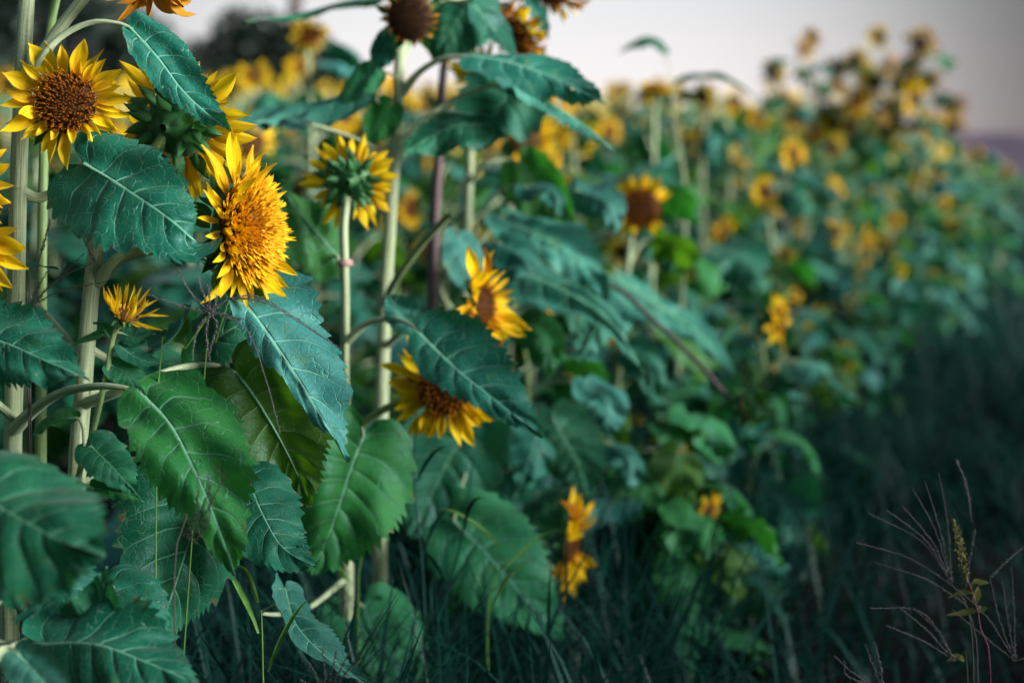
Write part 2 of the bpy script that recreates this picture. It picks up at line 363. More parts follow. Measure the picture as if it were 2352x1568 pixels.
for k in range(5):
    rg_ = random.Random(k + 20); v, f, uv = petal_arrays(k + 20, .52, rg_.uniform(-.1, .5), .5, rg_.uniform(-.3, .3), .05, 9, 6, 0, BRP)
    BRA.append(newmesh('bract', v, f, M['bract'], {'st': uv}))
RMI = [1] * 60 + [0] * 80
def recept_arrays(r):
    th = np.linspace(0, 2 * np.pi, 21); pr = [(.0, .16), (.5, .15), (.85, .08), (1, -.05), (.9, -.3), (.55, -.52), (.2, -.66), (.12, -.85)]
    v = np.array([[a * r * math.cos(q), a * r * math.sin(q), b * r] for a, b in pr for q in th])
    return v, grid_faces(len(pr), 21), np.stack([np.tile(th / 6.28, len(pr)), np.repeat(np.linspace(0, .3, len(pr)), 21)], -1)
def floret_arrays(r, n, style, rg, dome=.3):
    """disc florets in a spiral: tube = five-lobed tubes, pom = little strap florets, seed = dried stubble"""
    Vs, Fs, Cs = [], [], []; k0 = 0
    for i in range(n):
        q = math.sqrt((i + .5) / n); a = i * 2.399963 + rg.uniform(-.12, .12); rr = q * r
        z = dome * r * (1 - q * q); up = np.array([math.cos(a) * q * (.9 if style == 'pom' else .5), math.sin(a) * q * (.9 if style == 'pom' else .5), 1.0])
        up += np.array([rg.uniform(-.3, .3), rg.uniform(-.3, .3), 0]) * (1 if style != 'tube' else .8); up /= np.linalg.norm(up)
        e1 = np.cross(up, [.31, .2, .9]); e1 /= np.linalg.norm(e1) + 1e-9; e2 = np.cross(up, e1)
        b = np.array([rr * math.cos(a), rr * math.sin(a), z])
        if style == 'pom':
            h = r * lerp(.16, .40, q ** 1.5) * rg.uniform(.75, 1.25); wd = r * lerp(.018, .042, q) * rg.uniform(.8, 1.3)
            rad = np.array([math.cos(a), math.sin(a), 0]); tan = np.array([-math.sin(a), math.cos(a), 0]); tan = tan * math.cos(1.2 * (rg.random() - .5)) + rad * math.sin(1.6 * (rg.random() - .5))
            cb = rg.uniform(-.1, .4) * h
            pts = [b - tan * wd * .5, b + tan * wd * .5, b + up * h * .55 + rad * cb * .3 - tan * wd, b + up * h * .55 + rad * cb * .3 + tan * wd,
                   b + up * h * rg.uniform(.85, 1.1) + rad * cb - tan * wd * .7, b + up * h * .8 + rad * cb, b + up * h * rg.uniform(.85, 1.1) + rad * cb + tan * wd * .7]
            fs = [(0, 1, 3, 2), (2, 3, 5), (2, 5, 4), (5, 3, 6)]
            br = rg.uniform(.8, 1.1); base = (.50, .17, .004); tip = (.90 * br, lerp(.44, .54, q) * br, .008)
            cs = [base, base, tip, tip, tip, tip, tip]
        else:
            h = r * (lerp(.10, .26, min(1, q * 1.15)) if style == 'tube' else .09) * rg.uniform(.8, 1.25); w0 = r * .022; w1 = r * lerp(.018, .052, q) * rg.uniform(.8, 1.2)
            pts, cs = [], []; br = rg.uniform(.75, 1.2)
            tip = (lerp(.30, .52, q) * br, lerp(.085, .20, q) * br, .006) if style == 'tube' else (.05 * br, .022 * br, .008)
            base = (.10, .022, .004) if style == 'tube' else (.012, .007, .004)
            for hh, ww, cc in ((0, w0, base), (h * .8, w0 * 1.3, tip), (h, w1, tip)):
                for j in range(5):
                    c_, s_ = math.cos(j * 1.2566), math.sin(j * 1.2566)
                    pts.append(b + up * hh + (e1 * c_ + e2 * s_) * ww); cs.append(cc)
            pts.append(b + up * h * .72); cs.append(tuple(c * .5 for c in tip))
            fs = [(j, (j + 1) % 5, 5 + (j + 1) % 5, 5 + j) for j in range(5)] + [(5 + j, 5 + (j + 1) % 5, 10 + j) for j in range(5)] + [(5 + j, 5 + (j + 1) % 5, 15) for j in range(5)]
        Vs += pts; Cs += cs; Fs += [tuple(k0 + u for u in q_) for q_ in fs]; k0 += len(pts)
    return np.array(Vs), Fs, np.array(Cs)
def head_mtx(loc, face, roll):
    z = Vector(face).normalized(); q = z.to_track_quat('Z', 'Y').to_matrix().to_4x4()
    return Matrix.Translation(loc) @ q @ Matrix.Rotation(roll, 4, 'Z')
def flower(parent, loc, face, r, ray, n=26, style='tube', seed=0, nfl=260, tilt=.25, tj=.35, bracts=18, roll=0., gap=None, lib=None, old=.0, dome=.3, rows=2, label=None, wsc=1.06, bias=0.):
    """a flower head whose petals and bracts are pieces of their own; loc is relative to the plant's base"""
    rg = random.Random(seed)
    v, f, uv = recept_arrays(r)
    h = ob('flower_head', newmesh('flower_head', v, f, [M['bract'], M['disc_base']], {'st': uv}, None, RMI), parent, head_mtx(loc, face, roll))
    if label: h['label'] = label
    if nfl:
        v, f, c = floret_arrays(r * .98, nfl, style, rg, dome)
        d = ob('disc_florets', newmesh('disc_florets', v, f, M['florets'], None, c, None, False), h); d['kind'] = 'stuff'
    lib = lib or PET
    for row in range(rows):
        nn = n if row == 0 else int(n * .65)
        for i in range(nn):
            th = (i + rg.uniform(-.35, .35) + row * .5) / nn * 6.283
            if gap and any(abs((th - g0 + math.pi) % 6.283 - math.pi) < gw for g0, gw in gap): continue
            l = ray * rg.uniform(.72, 1.15) * (.8 if row else 1) * (1 + bias * math.cos(th) ** 2)
            e = tilt + rg.uniform(-tj, tj) + row * .25
            lb = PETO if rg.random() < old else lib
            mt = Matrix.Rotation(th, 4, 'Z') @ Matrix.Translation((0, r * (.9 - .08 * row), r * (-.05 + .06 * row))) @ Matrix.Rotation(e, 4, 'X') @ Matrix.Rotation(rg.uniform(-.5, .5), 4, 'Y') @ Matrix.Diagonal((l * rg.uniform(.85, 1.25) * wsc, l, l, 1))
            ob('petal', rg.choice(lb), h, mt)
    for i in range(bracts):
        th = i * 2.4 + rg.uniform(-.2, .2); k = i / max(1, bracts)
        l = r * rg.uniform(.62, .85)
        mt = Matrix.Rotation(th, 4, 'Z') @ Matrix.Translation((0, r * lerp(.42, .98, k), r * lerp(-.58, -.16, k))) @ Matrix.Rotation(rg.uniform(-.95, -.35) + lerp(-.1, .5, k), 4, 'X') @ Matrix.Diagonal((l, l, l, 1))
        ob('bract', rg.choice(BRA), h, mt)
    return h
def flower_joined(seed, r, ray, style, n=24, nfl=90, old=0., tilt=.2, tj=.4):
    """one mesh: a head too blurred in the photograph to tell its petals apart"""
    rg = random.Random(seed); V_, F_l, U_, C_, MI = [], [], [], [], []; k0 = 0
    def add(v, f, uv, c, mi):
        nonlocal k0
        V_.append(np.asarray(v)); F_l.extend([tuple(int(q) + k0 for q in ff) for ff in f]); U_.append(uv if uv is not None else np.zeros((len(v), 2)))
        C_.append(c if c is not None else np.zeros((len(v), 3))); MI.extend([mi] * len(f)); k0 += len(v)
    gp = rg.uniform(0, 6.28); v, f, uv = recept_arrays(r); add(v[:84], f[:60], uv[:84], None, 4); add(v[63:], f[60:] - 63, uv[63:], None, 0)
    v, f, c = floret_arrays(r, nfl, style, rg); add(v, f, None, c, 1)
    for row in range(2):
        for i in range(n):
            if rg.random() < (.12 + old * .3): continue
            if abs((i / n * 6.283 - gp + math.pi) % 6.283 - math.pi) < .55: continue
            th = (i + rg.uniform(-.35, .35) + .5 * row) / n * 6.283; isold = rg.random() < old
            v, f, uv = petal_arrays(rg.randint(0, 99), rg.uniform(.24, .36), rg.uniform(-.9 if isold else -.5, .4), .4, rg.uniform(-1, 1), .06, 7, 4)
            l = ray * rg.uniform(.75, 1.15)
            mt = Matrix.Rotation(th, 4, 'Z') @ Matrix.Translation((0, r * .9, 0)) @ Matrix.Rotation(tilt + rg.uniform(-tj, tj), 4, 'X') @ Matrix.Diagonal((l, l, l, 1))
            A = np.array(mt); v = v @ A[:3, :3].T + A[:3, 3]; add(v, f, uv, None, 3 if isold else 2)
    for i in range(14):
        th = i * 2.4; k = i / 14; l = r * .8
        v, f, uv = petal_arrays(i, .5, .3, .4, 0, .05, 5, 4, 0, BRP)
        mt = Matrix.Rotation(th, 4, 'Z') @ Matrix.Translation((0, r * lerp(.42, .98, k), r * lerp(-.55, -.16, k))) @ Matrix.Rotation(rg.uniform(-.6, .1), 4, 'X') @ Matrix.Diagonal((l, l, l, 1))
        A = np.array(mt); v = v @ A[:3, :3].T + A[:3, 3]; add(v, f, uv, None, 0)
    return newmesh('flower_head', np.vstack(V_), F_l, [M['bract'], M['florets'], M['petal'], M['petal_old'], M['disc_base']], {'st': np.vstack(U_)}, np.vstack(C_), MI)
def hairs(parent, off, pts, r, n, seed, lo=0., hi=1., ln=.0032):
    rg = np.random.RandomState(seed); c, L = spl(pts, 200); T = nrm(np.gradient(c, axis=0))
    i = (lo * 199 + rg.rand(n) * (hi - lo) * 199).astype(int); th = rg.rand(n) * 6.283
    a = nrm(np.cross(T[i], [0.3, 1, .2])); b = np.cross(T[i], a)
    dr = a * np.cos(th)[:, None] + b * np.sin(th)[:, None]; rr = np.interp(i / 199, np.linspace(0, 1, len(r)), r)[:, None]
    p0 = c[i] + dr * rr * .97; tip = p0 + (dr + T[i] * (rg.rand(n, 1) - .5) * .9 + rg.randn(n, 3) * .15) * (ln * (.5 + rg.rand(n, 1)))
    tn = np.cross(dr, T[i]) * .00011
    v = np.stack([p0 - tn, p0 + tn, tip], 1).reshape(-1, 3) - np.array(tuple(off)); f = np.arange(n * 3).reshape(-1, 3)
    o = ob('stem_hairs', newmesh('stem_hairs', v, f, M['hair'], None, None, None, False), parent); o['kind'] = 'stuff'
def ground_of(p, dx=0, dy=0): return Vector((p.x + dx, p.y + dy, 0))
# ================================================================== the setting
def terrain():
    xs = np.r_[-1500, -600, -200, -80, -40, np.linspace(-20, 20, 81), 40, 80, 200, 600, 1500]
    ys = np.r_[-600, -100, -20, np.linspace(-4, 24, 71), 30, 45, 80, 200, 600, 2500]
    X, Y = np.meshgrid(xs, ys); rg = np.random.RandomState(3)
    near = (np.abs(X) < 20) & (Y > -4) & (Y < 24)
    Z = np.where(near, (rg.rand(*X.shape) - .5) * .035 - .012, -.012)
    v = np.stack([X, Y, Z], -1).reshape(-1, 3)
    struct(ob('ground', newmesh('ground', v, grid_faces(len(ys), len(xs)), M['soil'])))
terrain()
def hills():
    rg = np.random.RandomState(8); n = 160; xs = np.linspace(-420, 420, n)
    prof = 14.5 + 1.6 * np.sin(xs / 47 + 1) + .9 * np.sin(xs / 19) + .5 * rg.rand(n)
    prof *= np.interp(xs, [-420, -150, 60, 130, 420], [1.5, 1.1, .9, 1.0, .86])
    rows = [(380, 0.), (400, .35), (425, .75), (450, 1.), (500, .9), (560, 0)]
    v = np.array([[x * (1 + .0006 * (y - 400)), y + 4 * math.sin(x / 23), -.5 + p * k * (1 + .05 * rg.randn() * (0 < k < 1))] for y, k in rows for x, p in zip(xs, prof)])
    struct(ob('hills', newmesh('hills', v, grid_faces(len(rows), n), M['hill'])))
hills()
def leafy_cloud(name, centers, n, size, m, parent, off, seed):
    rg = np.random.RandomState(seed); C = np.array([c[:3] for c in centers]); Rr = np.array([c[3] for c in centers])
    i = rg.choice(len(C), n, p=Rr ** 2 / (Rr ** 2).sum()); d = nrm(rg.randn(n, 3)); p = C[i] + d * (Rr[i] * (rg.rand(n) ** .45))[:, None]
    a = nrm(rg.randn(n, 3)); b = nrm(np.cross(a, rg.randn(n, 3))); s = size * (.6 + .8 * rg.rand(n, 1))
    v = np.stack([p - a * s, p - b * s * .45, p + a * s, p + b * s * .45], 1).reshape(-1, 3) - np.array(tuple(off))
    return ob(name, newmesh(name, v, np.arange(n * 4).reshape(-1, 4), m, None, None, None, False), parent)
def tree(label, x, y, blobs, seed, n=9000, size=.13):
    off = Vector((x, y, 0)); t_ = thing('tree', label, 'tree', off, 'dark trees behind the field'); rg = random.Random(seed)
    tr = tube('trunk', [(0, 0, -.1), (.1, 0, 1.5), (-.1, .1, 3.2), (.1, 0, 5.0)], [.3, .24, .2, .1], M['bark'], t_, None, 10, 14, .15)
    for b in blobs:
        tube('branch', [(0, 0, 1.6 + .25 * b[2] * rg.random()), (b[0] * .5, b[1] * .5, b[2] * .7 + .6), (b[0], b[1], b[2])], [.1, .06, .02], M['bark'], t_, None, 6, 10, .1)
    leafy_cloud('crown', [(*b[:3], b[3]) for b in blobs], n, size, M['treeleaf'], t_, Vector((0, 0, 0)), seed)
tree('dark rounded tree rising above the field at the top left corner', -9.0, 26, [(0, 0, 4.4, 1.3), (-1.6, .3, 4.0, 1.3), (1.3, -.2, 4.2, 1.0), (-2.8, 0, 3.4, 1.2), (1.5, .5, 3.2, 1.2), (.2, -.6, 2.9, 1.3), (-1.5, -.5, 2.8, 1.2), (2.5, 0, 3.0, .75), (-.9, 0, 5.3, .9), (.5, .2, 5.5, .8)], 4, 6500, .15)
tree('low dark tree to the right of the rounded one above the field', -4.5, 30, [(0, 0, 3.2, .9), (-1.0, .2, 3.6, .9), (-1.8, 0, 2.8, 1.0), (.8, 0, 2.7, .7), (1.5, .2, 2.3, .6), (0, -.3, 2.1, .9)], 5, 5200)
# ================================================================== sunflowers in the foreground
def hero(label, stem, radii, m='stem', group='sunflower plants at the near end of the row', hair=0, ridge=.08, sides=18, name='sunflower_plant', dx=0., dy=0.):
    pts = PS(stem)                                   # listed from the top down
    base = ground_of(pts[-1], dx, dy); pl = thing(name, label, 'sunflower', base, group)
    full = [Vector((base.x, base.y, -.02))] + pts[::-1]
    tube('stem', full, radii, M[m], pl, base, sides, 60, ridge, len(label))
    if hair: hairs(pl, base, full, radii, hair, 5, .35, 1.)
    return pl, base
def hl(pb, d, spine, w, n, pet=None, m='leaf', pr=.0035, **kw):
    """a leaf given by the photograph's pixels and a distance; w is its half width in pixels"""
    pl, off = pb
    sp = PS(spine, d); dd = spine[0][2] if len(spine[0]) > 2 else d
    kw.setdefault('seed', int(abs(spine[0][0] * 7 + spine[0][1])) % 997)
    return leaf(pl, off, sp, w / F_ * dd, V(*n), m, PS(pet, d) if pet else None, pr, **kw)
def stalk(pb, pts, d, r, m='stem', hair=0):
    pl, off = pb; q = PS(pts, d); tube('flower_stalk', q, r, M[m], pl, off, 12, 26, .08)
    if hair: hairs(pl, off, q, r, hair, 9)
def fl(pb, x, y, d, face, rpx, raypx, **kw):
    pl, off = pb; k = d / F_
    return flower(pl, P(x, y, d) - off, V(*face), rpx * k, raypx * k, **kw)

# --- plant at the left edge of the frame
A = hero('sunflower with pale ridged stem at the left edge and a brown-centred flower facing us',
         [(66, -90, 1.63), (57, 60, 1.62), (50, 200, 1.61), (42, 400, 1.61), (35, 700, 1.61), (29, 1000, 1.61), (22, 1500, 1.6)], [.0125, .0115, .0105, .0100, .0098, .0092, .0085], ridge=.13, hair=12000)
stalk(A, [(48, 235, 1.61), (75, 170), (130, 75), (205, -20), (260, -90)], 1.6, [.0085, .007, .006, .006], hair=1800)
stalk(A, [(50, 290, 1.62), (90, 300, 1.64), (150, 240, 1.58)], 1.62, [.007, .006, .006])
fl(A, 150, 236, 1.555, (.10, .04, 1), 70, 82, n=24, style='tube', seed=11, nfl=330, tilt=.12, tj=.38, roll=.3, dome=.38, wsc=1.2)
hl(A, 1.56, [(297, 62, 1.56), (362, 130), (418, 205), (478, 262), (532, 302, 1.53)], 66, (.35, .30, .88), [(50, 250, 1.61), (85, 150), (140, 85), (210, 52), (270, 54)], pr=.0040, fold=.22, rip=.10, lobe=.8, asymw=(1.1, .75))
hl(A, 1.54, [(192, 375, 1.545), (282, 428, 1.52), (382, 496, 1.50), (440, 545, 1.51), (472, 580, 1.55)], 132, (-.12, .45, .88), [(45, 440, 1.61), (90, 455, 1.62), (140, 430, 1.61), (182, 382, 1.565)], pr=.0045, fold=.04, rip=.07, lobe=1.25, asymw=(.85, 1.12), holes=[(.90, .03, .025, .012), (.64, .62, .02, .006)])
hl(A, 1.50, [(-95, 770, 1.48), (0, 782, 1.48), (95, 822, 1.47), (205, 872, 1.46)], 105, (-.05, .62, .78), [(30, 960, 1.6), (-30, 900, 1.55), (-95, 800, 1.49)], fold=-.15, rip=.16, m='leaf')
hl(A, 1.50, [(327, 906, 1.50), (392, 975, 1.48), (450, 1085, 1.46), (500, 1205, 1.45), (541, 1322, 1.45)], 138, (.34, .45, .82), [(34, 985, 1.6), (75, 945, 1.58), (140, 903, 1.55), (225, 887, 1.52), (295, 893, 1.505)], pr=.0050, fold=.06, rip=.05, lobe=.85, m='leaf_green', teeth=17, asymw=(1.05, .78))
# --- the flower drooping into the top edge
T0 = hero('sunflower mostly above the top edge with withered golden petals hanging into view', [(330, -60, 1.62), (300, -170, 1.64), (200, -160, 1.66), (120, 40, 1.74), (100, 400, 1.76), (95, 900, 1.76), (95, 1500, 1.76)], [.009, .008, .007, .006, .005, .005], m='stem_green')
fl(T0, 350, -62, 1.58, (.12, -.93, .30), 34, 112, n=11, seed=5, nfl=60, tilt=1.15, tj=.3, lib=PETO, bracts=14)
# --- flower off the left edge
Z0 = hero('sunflower off the left edge with only yellow petal tips showing', [(-102, 440, 1.55), (-105, 520, 1.6), (-80, 700, 1.6), (-85, 1500, 1.6)], [.009, .008, .007, .006])
fl(Z0, -100, 425, 1.5, (.35, -.1, .9), 60, 85, n=20, seed=8, nfl=120, roll=.6)
fl(Z0, -88, 560, 1.5, (.3, -.2, .9), 55, 90, n=18, seed=9, nfl=120, roll=1.6)
# --- second plant from the left: one flower turned away, one pompom flower facing right
B = hero('sunflower with one flower turned away and one shaggy pompom flower facing right',
         [(352, 352, 1.62), (325, 385, 1.62), (272, 430, 1.62), (235, 480, 1.62), (222, 560, 1.62), (206, 700, 1.62), (190, 900, 1.62), (176, 1090, 1.62), (165, 1500, 1.62)], [.0125, .0112, .0108, .0104, .0098, .0094, .0088, .0065], ridge=.13, hair=12000)
stalk(B, [(352, 352, 1.62), (375, 318), (392, 292)], 1.62, [.0065, .0065, .008], m='stem_green', hair=900)
fl(B, 412, 282, 1.63, (.34, .32, -.88), 80, 104, n=26, seed=21, nfl=120, tilt=-.05, tj=.35, bracts=26, roll=.2)
stalk(B, [(228, 640, 1.62), (262, 606), (310, 582), (380, 571), (450, 575, 1.63), (520, 548, 1.62), (555, 535, 1.6)], 1.62, [.0085, .0065, .006, .006, .0065, .008], hair=1600)
fl(B, 566, 527, 1.595, (.93, .02, .37), 104, 70, n=30, style='pom', seed=33, nfl=1250, tilt=.12, tj=.5, bracts=16, roll=.1, dome=.32, rows=2, wsc=.9, bias=.75)
hl(B, 1.60, [(512, 640, 1.61), (590, 730, 1.59), (680, 860, 1.58), (755, 985, 1.57), (801, 1062, 1.57)], 140, (.50, .42, .76), [(226, 650, 1.62), (262, 598), (315, 568), (385, 562), (455, 590)], m='leaf_grey', pr=.0042, fold=-.12, curl=-.15, rip=.13, lobe=1.1, teeth=15, asymw=(1.1, .30))
hl(B, 1.62, [(545, 858, 1.66), (597, 930, 1.655), (660, 1040, 1.65), (716, 1162, 1.645)], 140, (.15, -.25, -.95), [(188, 930, 1.62), (290, 893, 1.58), (400, 848, 1.60), (490, 838, 1.65)], m='leaf_deep', pr=.0046, fold=-.12, rip=.07, teeth=16)
hl(B, 1.60, [(572, 1100, 1.585), (602, 1175, 1.57), (650, 1255, 1.56), (727, 1304, 1.55)], 98, (.22, .35, .9), [(178, 1080, 1.62), (350, 1050, 1.66), (540, 1040, 1.62)], fold=-.2, rip=.12, teeth=15)
hl(B, 1.60, [(482, 1085, 1.62), (450, 1190, 1.60), (405, 1340, 1.58), (352, 1485, 1.56)], 165, (.35, -.05, .95), [(174, 1110, 1.62), (320, 1080, 1.66), (470, 1075, 1.63)], fold=-.12, rip=.08)
hl(B, 1.66, [(-20, 560, 1.70), (30, 590), (80, 605), (135, 620, 1.66)], 45, (0, .8, .5), [(186, 850, 1.62), (150, 780, 1.64), (95, 715, 1.68), (20, 640, 1.7), (-20, 560, 1.7)], fold=.1, pr=.0055)
hl(B, 1.62, [(340, 805, 1.66), (380, 790), (420, 740), (440, 690, 1.66)], 40, (-.5, .4, .7), [(200, 800, 1.62), (270, 830, 1.64), (340, 805)], m='leaf_grey', fold=.5, rip=.2)
hl(B, 1.7, [(430, 870, 1.75), (470, 800), (560, 740), (640, 700, 1.75)], 80, (0, .5, .8), [(200, 900, 1.62), (330, 900, 1.7), (430, 870, 1.75)], fold=.1, rip=.1)
# --- spindly shoot with a half-open flower
C = hero('spindly young sunflower with a small half-open ragged flower before the second stem', [(277, 742, 1.545), (262, 765, 1.55), (240, 880, 1.55), (203, 1030, 1.56), (178, 1120, 1.57), (160, 1500, 1.58)], [.0055, .0048, .0042, .0038, .0034, .003], m='stem_green', hair=2500)
fl(C, 288, 722, 1.54, (.42, .72, .5), 26, 62, n=20, seed=41, style='pom', nfl=60, tilt=.75, tj=.55, bracts=10, lib=PETT, wsc=.9)
for sp, w, n, pt, mm in (([(233, 768), (188, 785), (131, 816)], 27, (-.2, .75, .6), [(258, 790), (245, 772)], 'leaf_green'), ([(256, 838), (290, 858), (322, 908)], 36, (.2, .3, .9), [(247, 850), (250, 842)], 'leaf_green'),
        ([(275, 795), (330, 828), (392, 832)], 24, (.1, .6, .7), [(255, 812), (266, 800)], 'leaf'), ([(282, 765), (312, 775), (356, 765)], 22, (0, .5, .8), [(264, 765), (272, 764)], 'leaf'), ([(258, 770), (240, 745), (212, 742)], 14, (-.2, .6, .7), [(262, 772), (260, 771)], 'leaf_green'),
        ([(208, 1022), (262, 1075), (312, 1132)], 56, (.1, .45, .85), [(200, 1045), (203, 1030)], 'leaf'), ([(168, 960), (125, 965), (72, 1000)], 40, (-.1, .55, .8), [(195, 1060), (190, 985), (180, 962)], 'leaf_green'),
        ([(215, 1122), (265, 1120), (328, 1150)], 30, (.0, .6, .8), [(185, 1110), (200, 1115)], 'leaf_green')):
    hl(C, 1.55, sp, w, n, pt, m=mm, pr=.0016, rows=40, cols=13, fold=.2, rip=.08, teeth=9)
# --- big soft leaves at the bottom left, nearer than the focus
Gp = hero('sunflower close at the lower left with large soft dark leaves', [(-150, 880, 1.2), (-160, 1100, 1.2), (-165, 1600, 1.2)], [.008, .009, .008])
hl(Gp, 1.22, [(-80, 1120, 1.22), (30, 1180, 1.20), (130, 1235, 1.19), (225, 1270, 1.18)], 225, (.20, .18, .96), [(-160, 1150, 1.2), (-130, 1040, 1.22)], fold=-.22, rip=.10, lobe=1.1)
hl(Gp, 1.4, [(95, 1478, 1.40), (215, 1476, 1.38), (335, 1518, 1.37), (460, 1572, 1.36)], 150, (-.05, .55, .8), [(-165, 1500, 1.2), (-30, 1474, 1.4)], fold=-.35, rip=.14)
hl(Gp, 1.42, [(180, 1475, 1.44), (215, 1420), (235, 1360), (245, 1300, 1.42)], 75, (.1, .1, 1), [(-165, 1540, 1.2), (60, 1500, 1.42)], fold=.2, rip=.16)
hl(Gp, 1.45, [(60, 1300, 1.46), (120, 1340), (170, 1420), (190, 1520, 1.44)], 110, (.3, .1, .95), [(-165, 1560, 1.2), (0, 1380, 1.44)], fold=-.1, rip=.12)
hl(Gp, 1.47, [(250, 1330, 1.50), (290, 1400), (320, 1500), (330, 1600, 1.46)], 110, (.2, .2, .95), [(-165, 1580, 1.2), (150, 1420, 1.5)], fold=-.1, rip=.12)
hl(Gp, 1.3, [(40, 1500, 1.3), (80, 1540), (130, 1600), (160, 1660, 1.28)], 60, (.3, .4, .8), [(-165, 1590, 1.2), (0, 1490, 1.3)], m='leaf_grey', fold=.3)
# --- third stem: flower seen from behind, large leaves below it
D = hero('sunflower with pink joint in its stem and a flower seen squarely from behind',
         [(797, 452, 2.05), (789, 520, 2.05), (791, 604, 2.05), (793, 700, 2.06), (792, 870, 2.08), (795, 1330, 2.1)], [.012, .0118, .0108, .0105, .010, .0062, .0058, .006], hair=2500)
tube('stem_joint', PS([(791, 598), (791.5, 604), (792, 611)], 2.05), [.0108, .0116, .0106], M['collar'], D[0], D[1], 14, 6, .03)
fl(D, 806, 415, 2.06, (.06, .22, -.97), 48, 64, n=22, seed=51, nfl=100, tilt=.0, tj=.3, bracts=24)
hl(D, 1.95, [(963, 764, 1.96), (1040, 838, 1.94), (1130, 912, 1.92), (1246, 1000, 1.90)], 120, (.06, .40, .90), [(797, 782, 2.06), (845, 742, 2.04), (905, 733, 2.0), (945, 748, 1.97)], pr=.0042, fold=.12, rip=.08, lobe=.75, asymw=(1.0, .55))
hl(D, 2.0, [(945, 742, 2.0), (925, 725), (905, 700), (888, 678, 2.0)], 40, (.2, .4, .85), m='leaf_grey', fold=.2)
hl(D, 1.95, [(835, 1000, 1.97), (805, 1085, 1.95), (765, 1205, 1.93), (715, 1320, 1.92)], 150, (.12, .22, .95), [(794, 940, 2.08), (815, 955, 2.02), (832, 985, 1.98)], m='leaf_green', fold=-.10, rip=.06)
hl(D, 2.1, [(775, 590, 2.12), (730, 540), (680, 480), (640, 430, 2.1)], 80, (-.2, -.45, -.8), [(790, 640, 2.06), (775, 590, 2.1)], m='leaf_green', fold=.1)
hl(D, 2.1, [(835, 1392, 2.12), (858, 1450, 2.1), (885, 1540, 2.08), (905, 1640, 2.06)], 125, (.05, .50, .86), [(795, 1330, 2.1), (812, 1372, 2.11)], m='leaf_green', pr=.003, fold=.05, rip=.05)
hl(D, 1.68, [(655, 1350, 1.72), (682, 1435, 1.68), (755, 1510, 1.66), (855, 1580, 1.64)], 72, (.62, .50, .6), [(793, 1330, 2.1), (700, 1400, 1.95), (600, 1408, 1.75), (650, 1380, 1.72)], m='leaf_grey', fold=.45, rip=.14, pr=.003)
stalk(D, [(794, 1010, 2.08), (850, 960), (930, 915, 2.06), (1005, 888, 2.04)], 2.08, [.007, .0055, .0055], m='stem_green')
fl(D, 1018, 896, 2.02, (-.05, -.22, .95), 60, 90, n=28, seed=61, nfl=240, tilt=-.35, tj=.3, bracts=12, roll=.2)
# --- tall plant with the dead head at the top
E = hero('tall pale-stemmed sunflower carrying a dead brown seed head at the top edge',
         [(942, 30, 2.30), (928, 70, 2.28), (918, 140, 2.26), (911, 300, 2.26), (899, 460, 2.26), (889, 620, 2.28), (878, 900, 2.3), (872, 1250, 2.3)], [.0125, .0122, .0118, .0110, .0105, .010, .0098, .0088, .008])
fl(E, 941, 42, 2.20, (.06, -.22, .97), 52, 26, n=22, seed=71, style='seed', nfl=330, tilt=-.2, tj=.7, lib=PETO, old=1, bracts=14, dome=.25)
hl(E, 2.2, [(1085, 128, 2.2), (1170, 142), (1290, 185), (1388, 238, 2.15)], 85, (.08, .72, .62), [(922, 215, 2.26), (965, 165, 2.24), (1020, 135, 2.22)], pr=.005, fold=-.22, rip=.09)
hl(E, 2.2, [(1190, 205, 2.18), (1260, 235), (1340, 285), (1420, 352, 2.1)], 62, (.15, .8, .5), [(912, 330, 2.26), (1020, 240, 2.3), (1120, 200, 2.24)], m='leaf_grey', fold=-.3, rip=.1)
hl(E, 2.25, [(1085, -10, 2.36), (1055, 40, 2.36), (1025, 90, 2.36), (995, 140, 2.36)], 88, (.05, .15, .95), [(925, 130, 2.27), (990, 20, 2.28)], fold=.05)
hl(E, 2.3, [(1088, 10, 2.26), (1120, 50), (1150, 90), (1180, 140, 2.24)], 48, (.3, .3, .9), [(922, 110, 2.27), (1010, 10, 2.3)], fold=.1)
hl(E, 2.2, [(1112, 285, 2.22), (1045, 290, 2.2), (985, 318), (930, 358, 2.16)], 62, (-.12, .48, .85), [(911, 330, 2.26), (1000, 262, 2.28), (1085, 268, 2.25)], fold=-.1, rip=.1)
hl(E, 2.25, [(700, 285, 2.2), (660, 268), (610, 272), (545, 298, 2.16)], 45, (0, .82, .5), [(905, 380, 2.26), (850, 335, 2.24), (780, 305, 2.22), (725, 288, 2.2)], m='leaf_grey', fold=-.1, rip=.12)
hl(E, 2.25, [(850, 215, 2.24), (780, 232), (680, 258), (560, 296, 2.2)], 52, (.05, .78, .55), [(908, 320, 2.26), (880, 250)], m='leaf_grey', fold=-.1, rip=.12)
for sp, w, n, mm in (([(898, 78), (878, 125), (852, 172)], 36, (-.2, .1, .95), 'leaf'), ([(860, 160), (820, 195), (772, 242)], 44, (-.1, .35, .9), 'leaf_green'), ([(898, 242), (868, 290), (850, 338)], 44, (0, .2, .95), 'leaf_green')):
    hl(E, 2.24, sp, w, n, [(913, sp[0][1] + 60, 2.26), (906, sp[0][1] + 15, 2.25)], m=mm, pr=.002, rows=40, cols=13, fold=.05)
stalk(E, [(886, 700, 2.29), (905, 650, 2.2), (970, 560, 2.15), (1030, 495, 2.1)], 2.2, [.007, .006, .0052, .005], m='stem_green')
stalk(E, [(880, 800, 2.3), (960, 735, 2.2), (1040, 715, 2.15), (1092, 703, 2.12)], 2.2, [.006, .005, .005])
